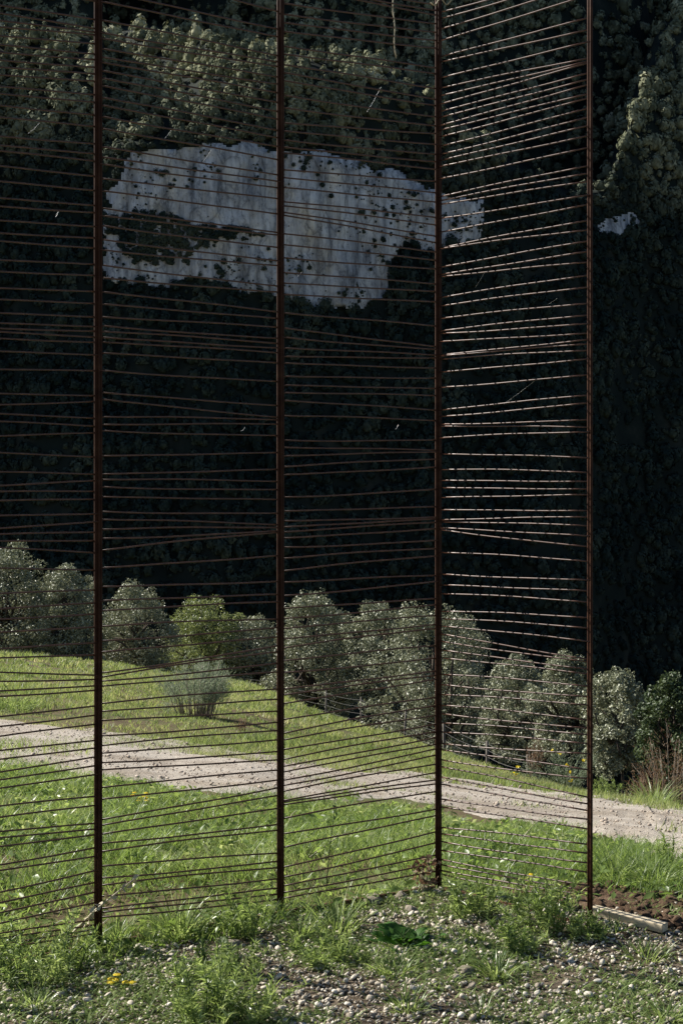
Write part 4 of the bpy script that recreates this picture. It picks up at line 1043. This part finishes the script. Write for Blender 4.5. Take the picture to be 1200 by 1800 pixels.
def flowers(name, label, px, py, n, spread, hpx):
    b = at(px, py); t = empty(name, b); tag(t, label, 'flowers'); a = Acc(); st = Acc()
    for k in range(n):
        c = np.array([R.normal(0, spread), R.normal(0, spread), hpx * b[1] / F * R.uniform(.5, 1)])
        st.tube(np.array([[c[0] * .5, c[1] * .5, -.01], c * [.8, .8, .5], c]), [.0016, .0013, .001], 4, False)
        m = 9; th = np.linspace(0, 6.283, m, endpoint=False)
        ctr = c + np.stack([np.cos(th), np.sin(th), np.full(m, .25)], 1) * .007
        nn = np.stack([np.cos(th) * .4, np.sin(th) * .4, np.ones(m)], 1); nn /= np.linalg.norm(nn, axis=1)[:, None]
        V, T = quads(ctr, nn, np.full(m, .011), 1.5, .2); a.add(V, T)
    a.build('petals', M['yellow'], t)['kind'] = 'stuff'; st.build('stems', M['stem'], t)
flowers('yellow_flowers', 'cluster of yellow flowers in the grass right of the leftmost post', 248, 1425, 11, .035, 32)
flowers('yellow_flowers', 'small yellow plant in the gravel below the leftmost post', 216, 1742, 6, .018, 22)
flowers('yellow_flowers', 'few yellow flowers in the weeds of the right panel foot', 928, 1560, 4, .02, 26)
# withered creeper at the foot of the corner post
b = at(742, 1570); t = empty('withered_weed', b); tag(t, 'withered straw-coloured weed leaning on the foot of the corner post', 'weed')
a = Acc(); l = Acc()
for k in range(16):
    tp = np.array([R.normal(0, .04), R.normal(0, .03), R.uniform(.04, .13)]); a.tube(np.array([[R.normal(0, .01), R.normal(0, .01), -.01], tp * .5 + [R.normal(0, .01), 0, .02], tp]), [.0016, .0013, .0008], 4, False)
    V, T = quads(tp + R.normal(0, .012, (4, 3)), rand_unit(4), R.uniform(.012, .022, 4), 1.6, .4); l.add(V, T)
a.build('stems', M['straw'], t); l.build('leaves', M['dead'], t)
# strand hanging from the top of the screen
Yh = POST[2][1] + (POST[3][1] - POST[2][1]) * (692 - 493) / 277. - .012
def pt(px, py, Y): return np.array([(px - 600) / F * Y, Y, EYE - (py - HY) * Y / F])
hp = [pt(689.5 + 1.2 * math.sin(k * .9) + k * .35, -30 + k * 130 / 15., Yh) for k in range(16)]
t = empty('hanging_strand', hp[0]); tag(t, 'pale frayed strand hanging from the top of the screen', 'strand')
a = Acc(); a.tube(np.array(hp) - hp[0], [.0026 + .0008 * math.sin(k * 2.3) for k in range(16)], 6); a.build('cord', M['straw'], t)
a = Acc(); c = np.repeat(np.array(hp) - hp[0], 3, 0) + R.normal(0, .0025, (48, 3)); V, T = quads(c, rand_unit(48), R.uniform(.003, .006, 48), 1.8, .3); a.add(V, T); a.build('fibres', M['straw'], t)
# dry tendril wound round the top of the corner post
q = np.linspace(0, 1, 40); Yc = POST[3][1]
xx = 756 + 40 * q; yy = 8 + 5 * np.sin(q * 11) - 3 * q
tv = np.stack([(xx - 600) / F * Yc, Yc - .026 - .004 * np.cos(q * 14), EYE - (yy - HY) * Yc / F], 1)
t = empty('dry_tendril', tv[0]); tag(t, 'curly pale dry tendril wound round the top of the corner post', 'tendril')
a = Acc(); a.tube(tv - tv[0], .0024, 6); a.build('coil', M['straw'], t)
a = Acc(); V, T = quads((tv - tv[0])[::6] + R.normal(0, .003, (7, 3)), rand_unit(7), np.full(7, .008), 1.8, .3); a.add(V, T); a.build('leaf_scraps', M['straw'], t)
# gossamer caught on the rods
SILK = [(50, 235, 70, 216, 0), (131, 548, 147, 537, 0), (290, 243, 301, 229, 1), (268, 270, 274, 264, 1), (356, 285, 372, 263, 1), (416, 227, 424, 206, 1), (424, 758, 431, 751, 1), (597, 157, 605, 132, 2), (645, 197, 670, 152, 2), (712, 388, 722, 378, 2), (522, 487, 530, 478, 2), (508, 517, 520, 508, 2), (962, 535, 979, 524, 3), (872, 997, 910, 985, 3), (885, 710, 938, 670, 3), (990, 822, 1004, 816, 3), (835, 505, 852, 477, 3), (985, 193, 991, 188, 3), (852, 244, 857, 240, 3), (634, 92, 638, 84, 2), (695, 755, 700, 746, 2), (1010, 1100, 1022, 1096, 3), (808, 425, 815, 419, 3), (60, 742, 67, 737, 0), (98, 382, 103, 372, 0), (360, 600, 377, 616, 1)]
a = Acc()
for (xa, ya, xb, yb, pn) in SILK[::2]:
    i, j = pn, pn + 1
    def on(px, py):
        A2 = POST[i]; D2 = POST[j] - POST[i]; kx = (px - 600) / F
        tt = (kx * A2[1] - A2[0]) / (D2[0] - kx * D2[1]); Y = A2[1] + D2[1] * tt
        return pt(px, py, Y)
    pa, pb = on(xa, ya), on(xb, yb); a.tube(np.array([pa, (pa + pb) / 2 + [0, 0, -.002], pb]), .0003, 3, False)
o = a.build('gossamer', M['silk']); tag(o, 'glinting spider threads caught between the rods of the screen', 'spider silk', kind='stuff')
tri = sum(len(m.loop_triangles) if m.loop_triangles else len(m.loops) - 2 * len(m.polygons) for m in bpy.data.meshes)
print('triangles in mesh data', tri, 'objects', len(bpy.data.objects))
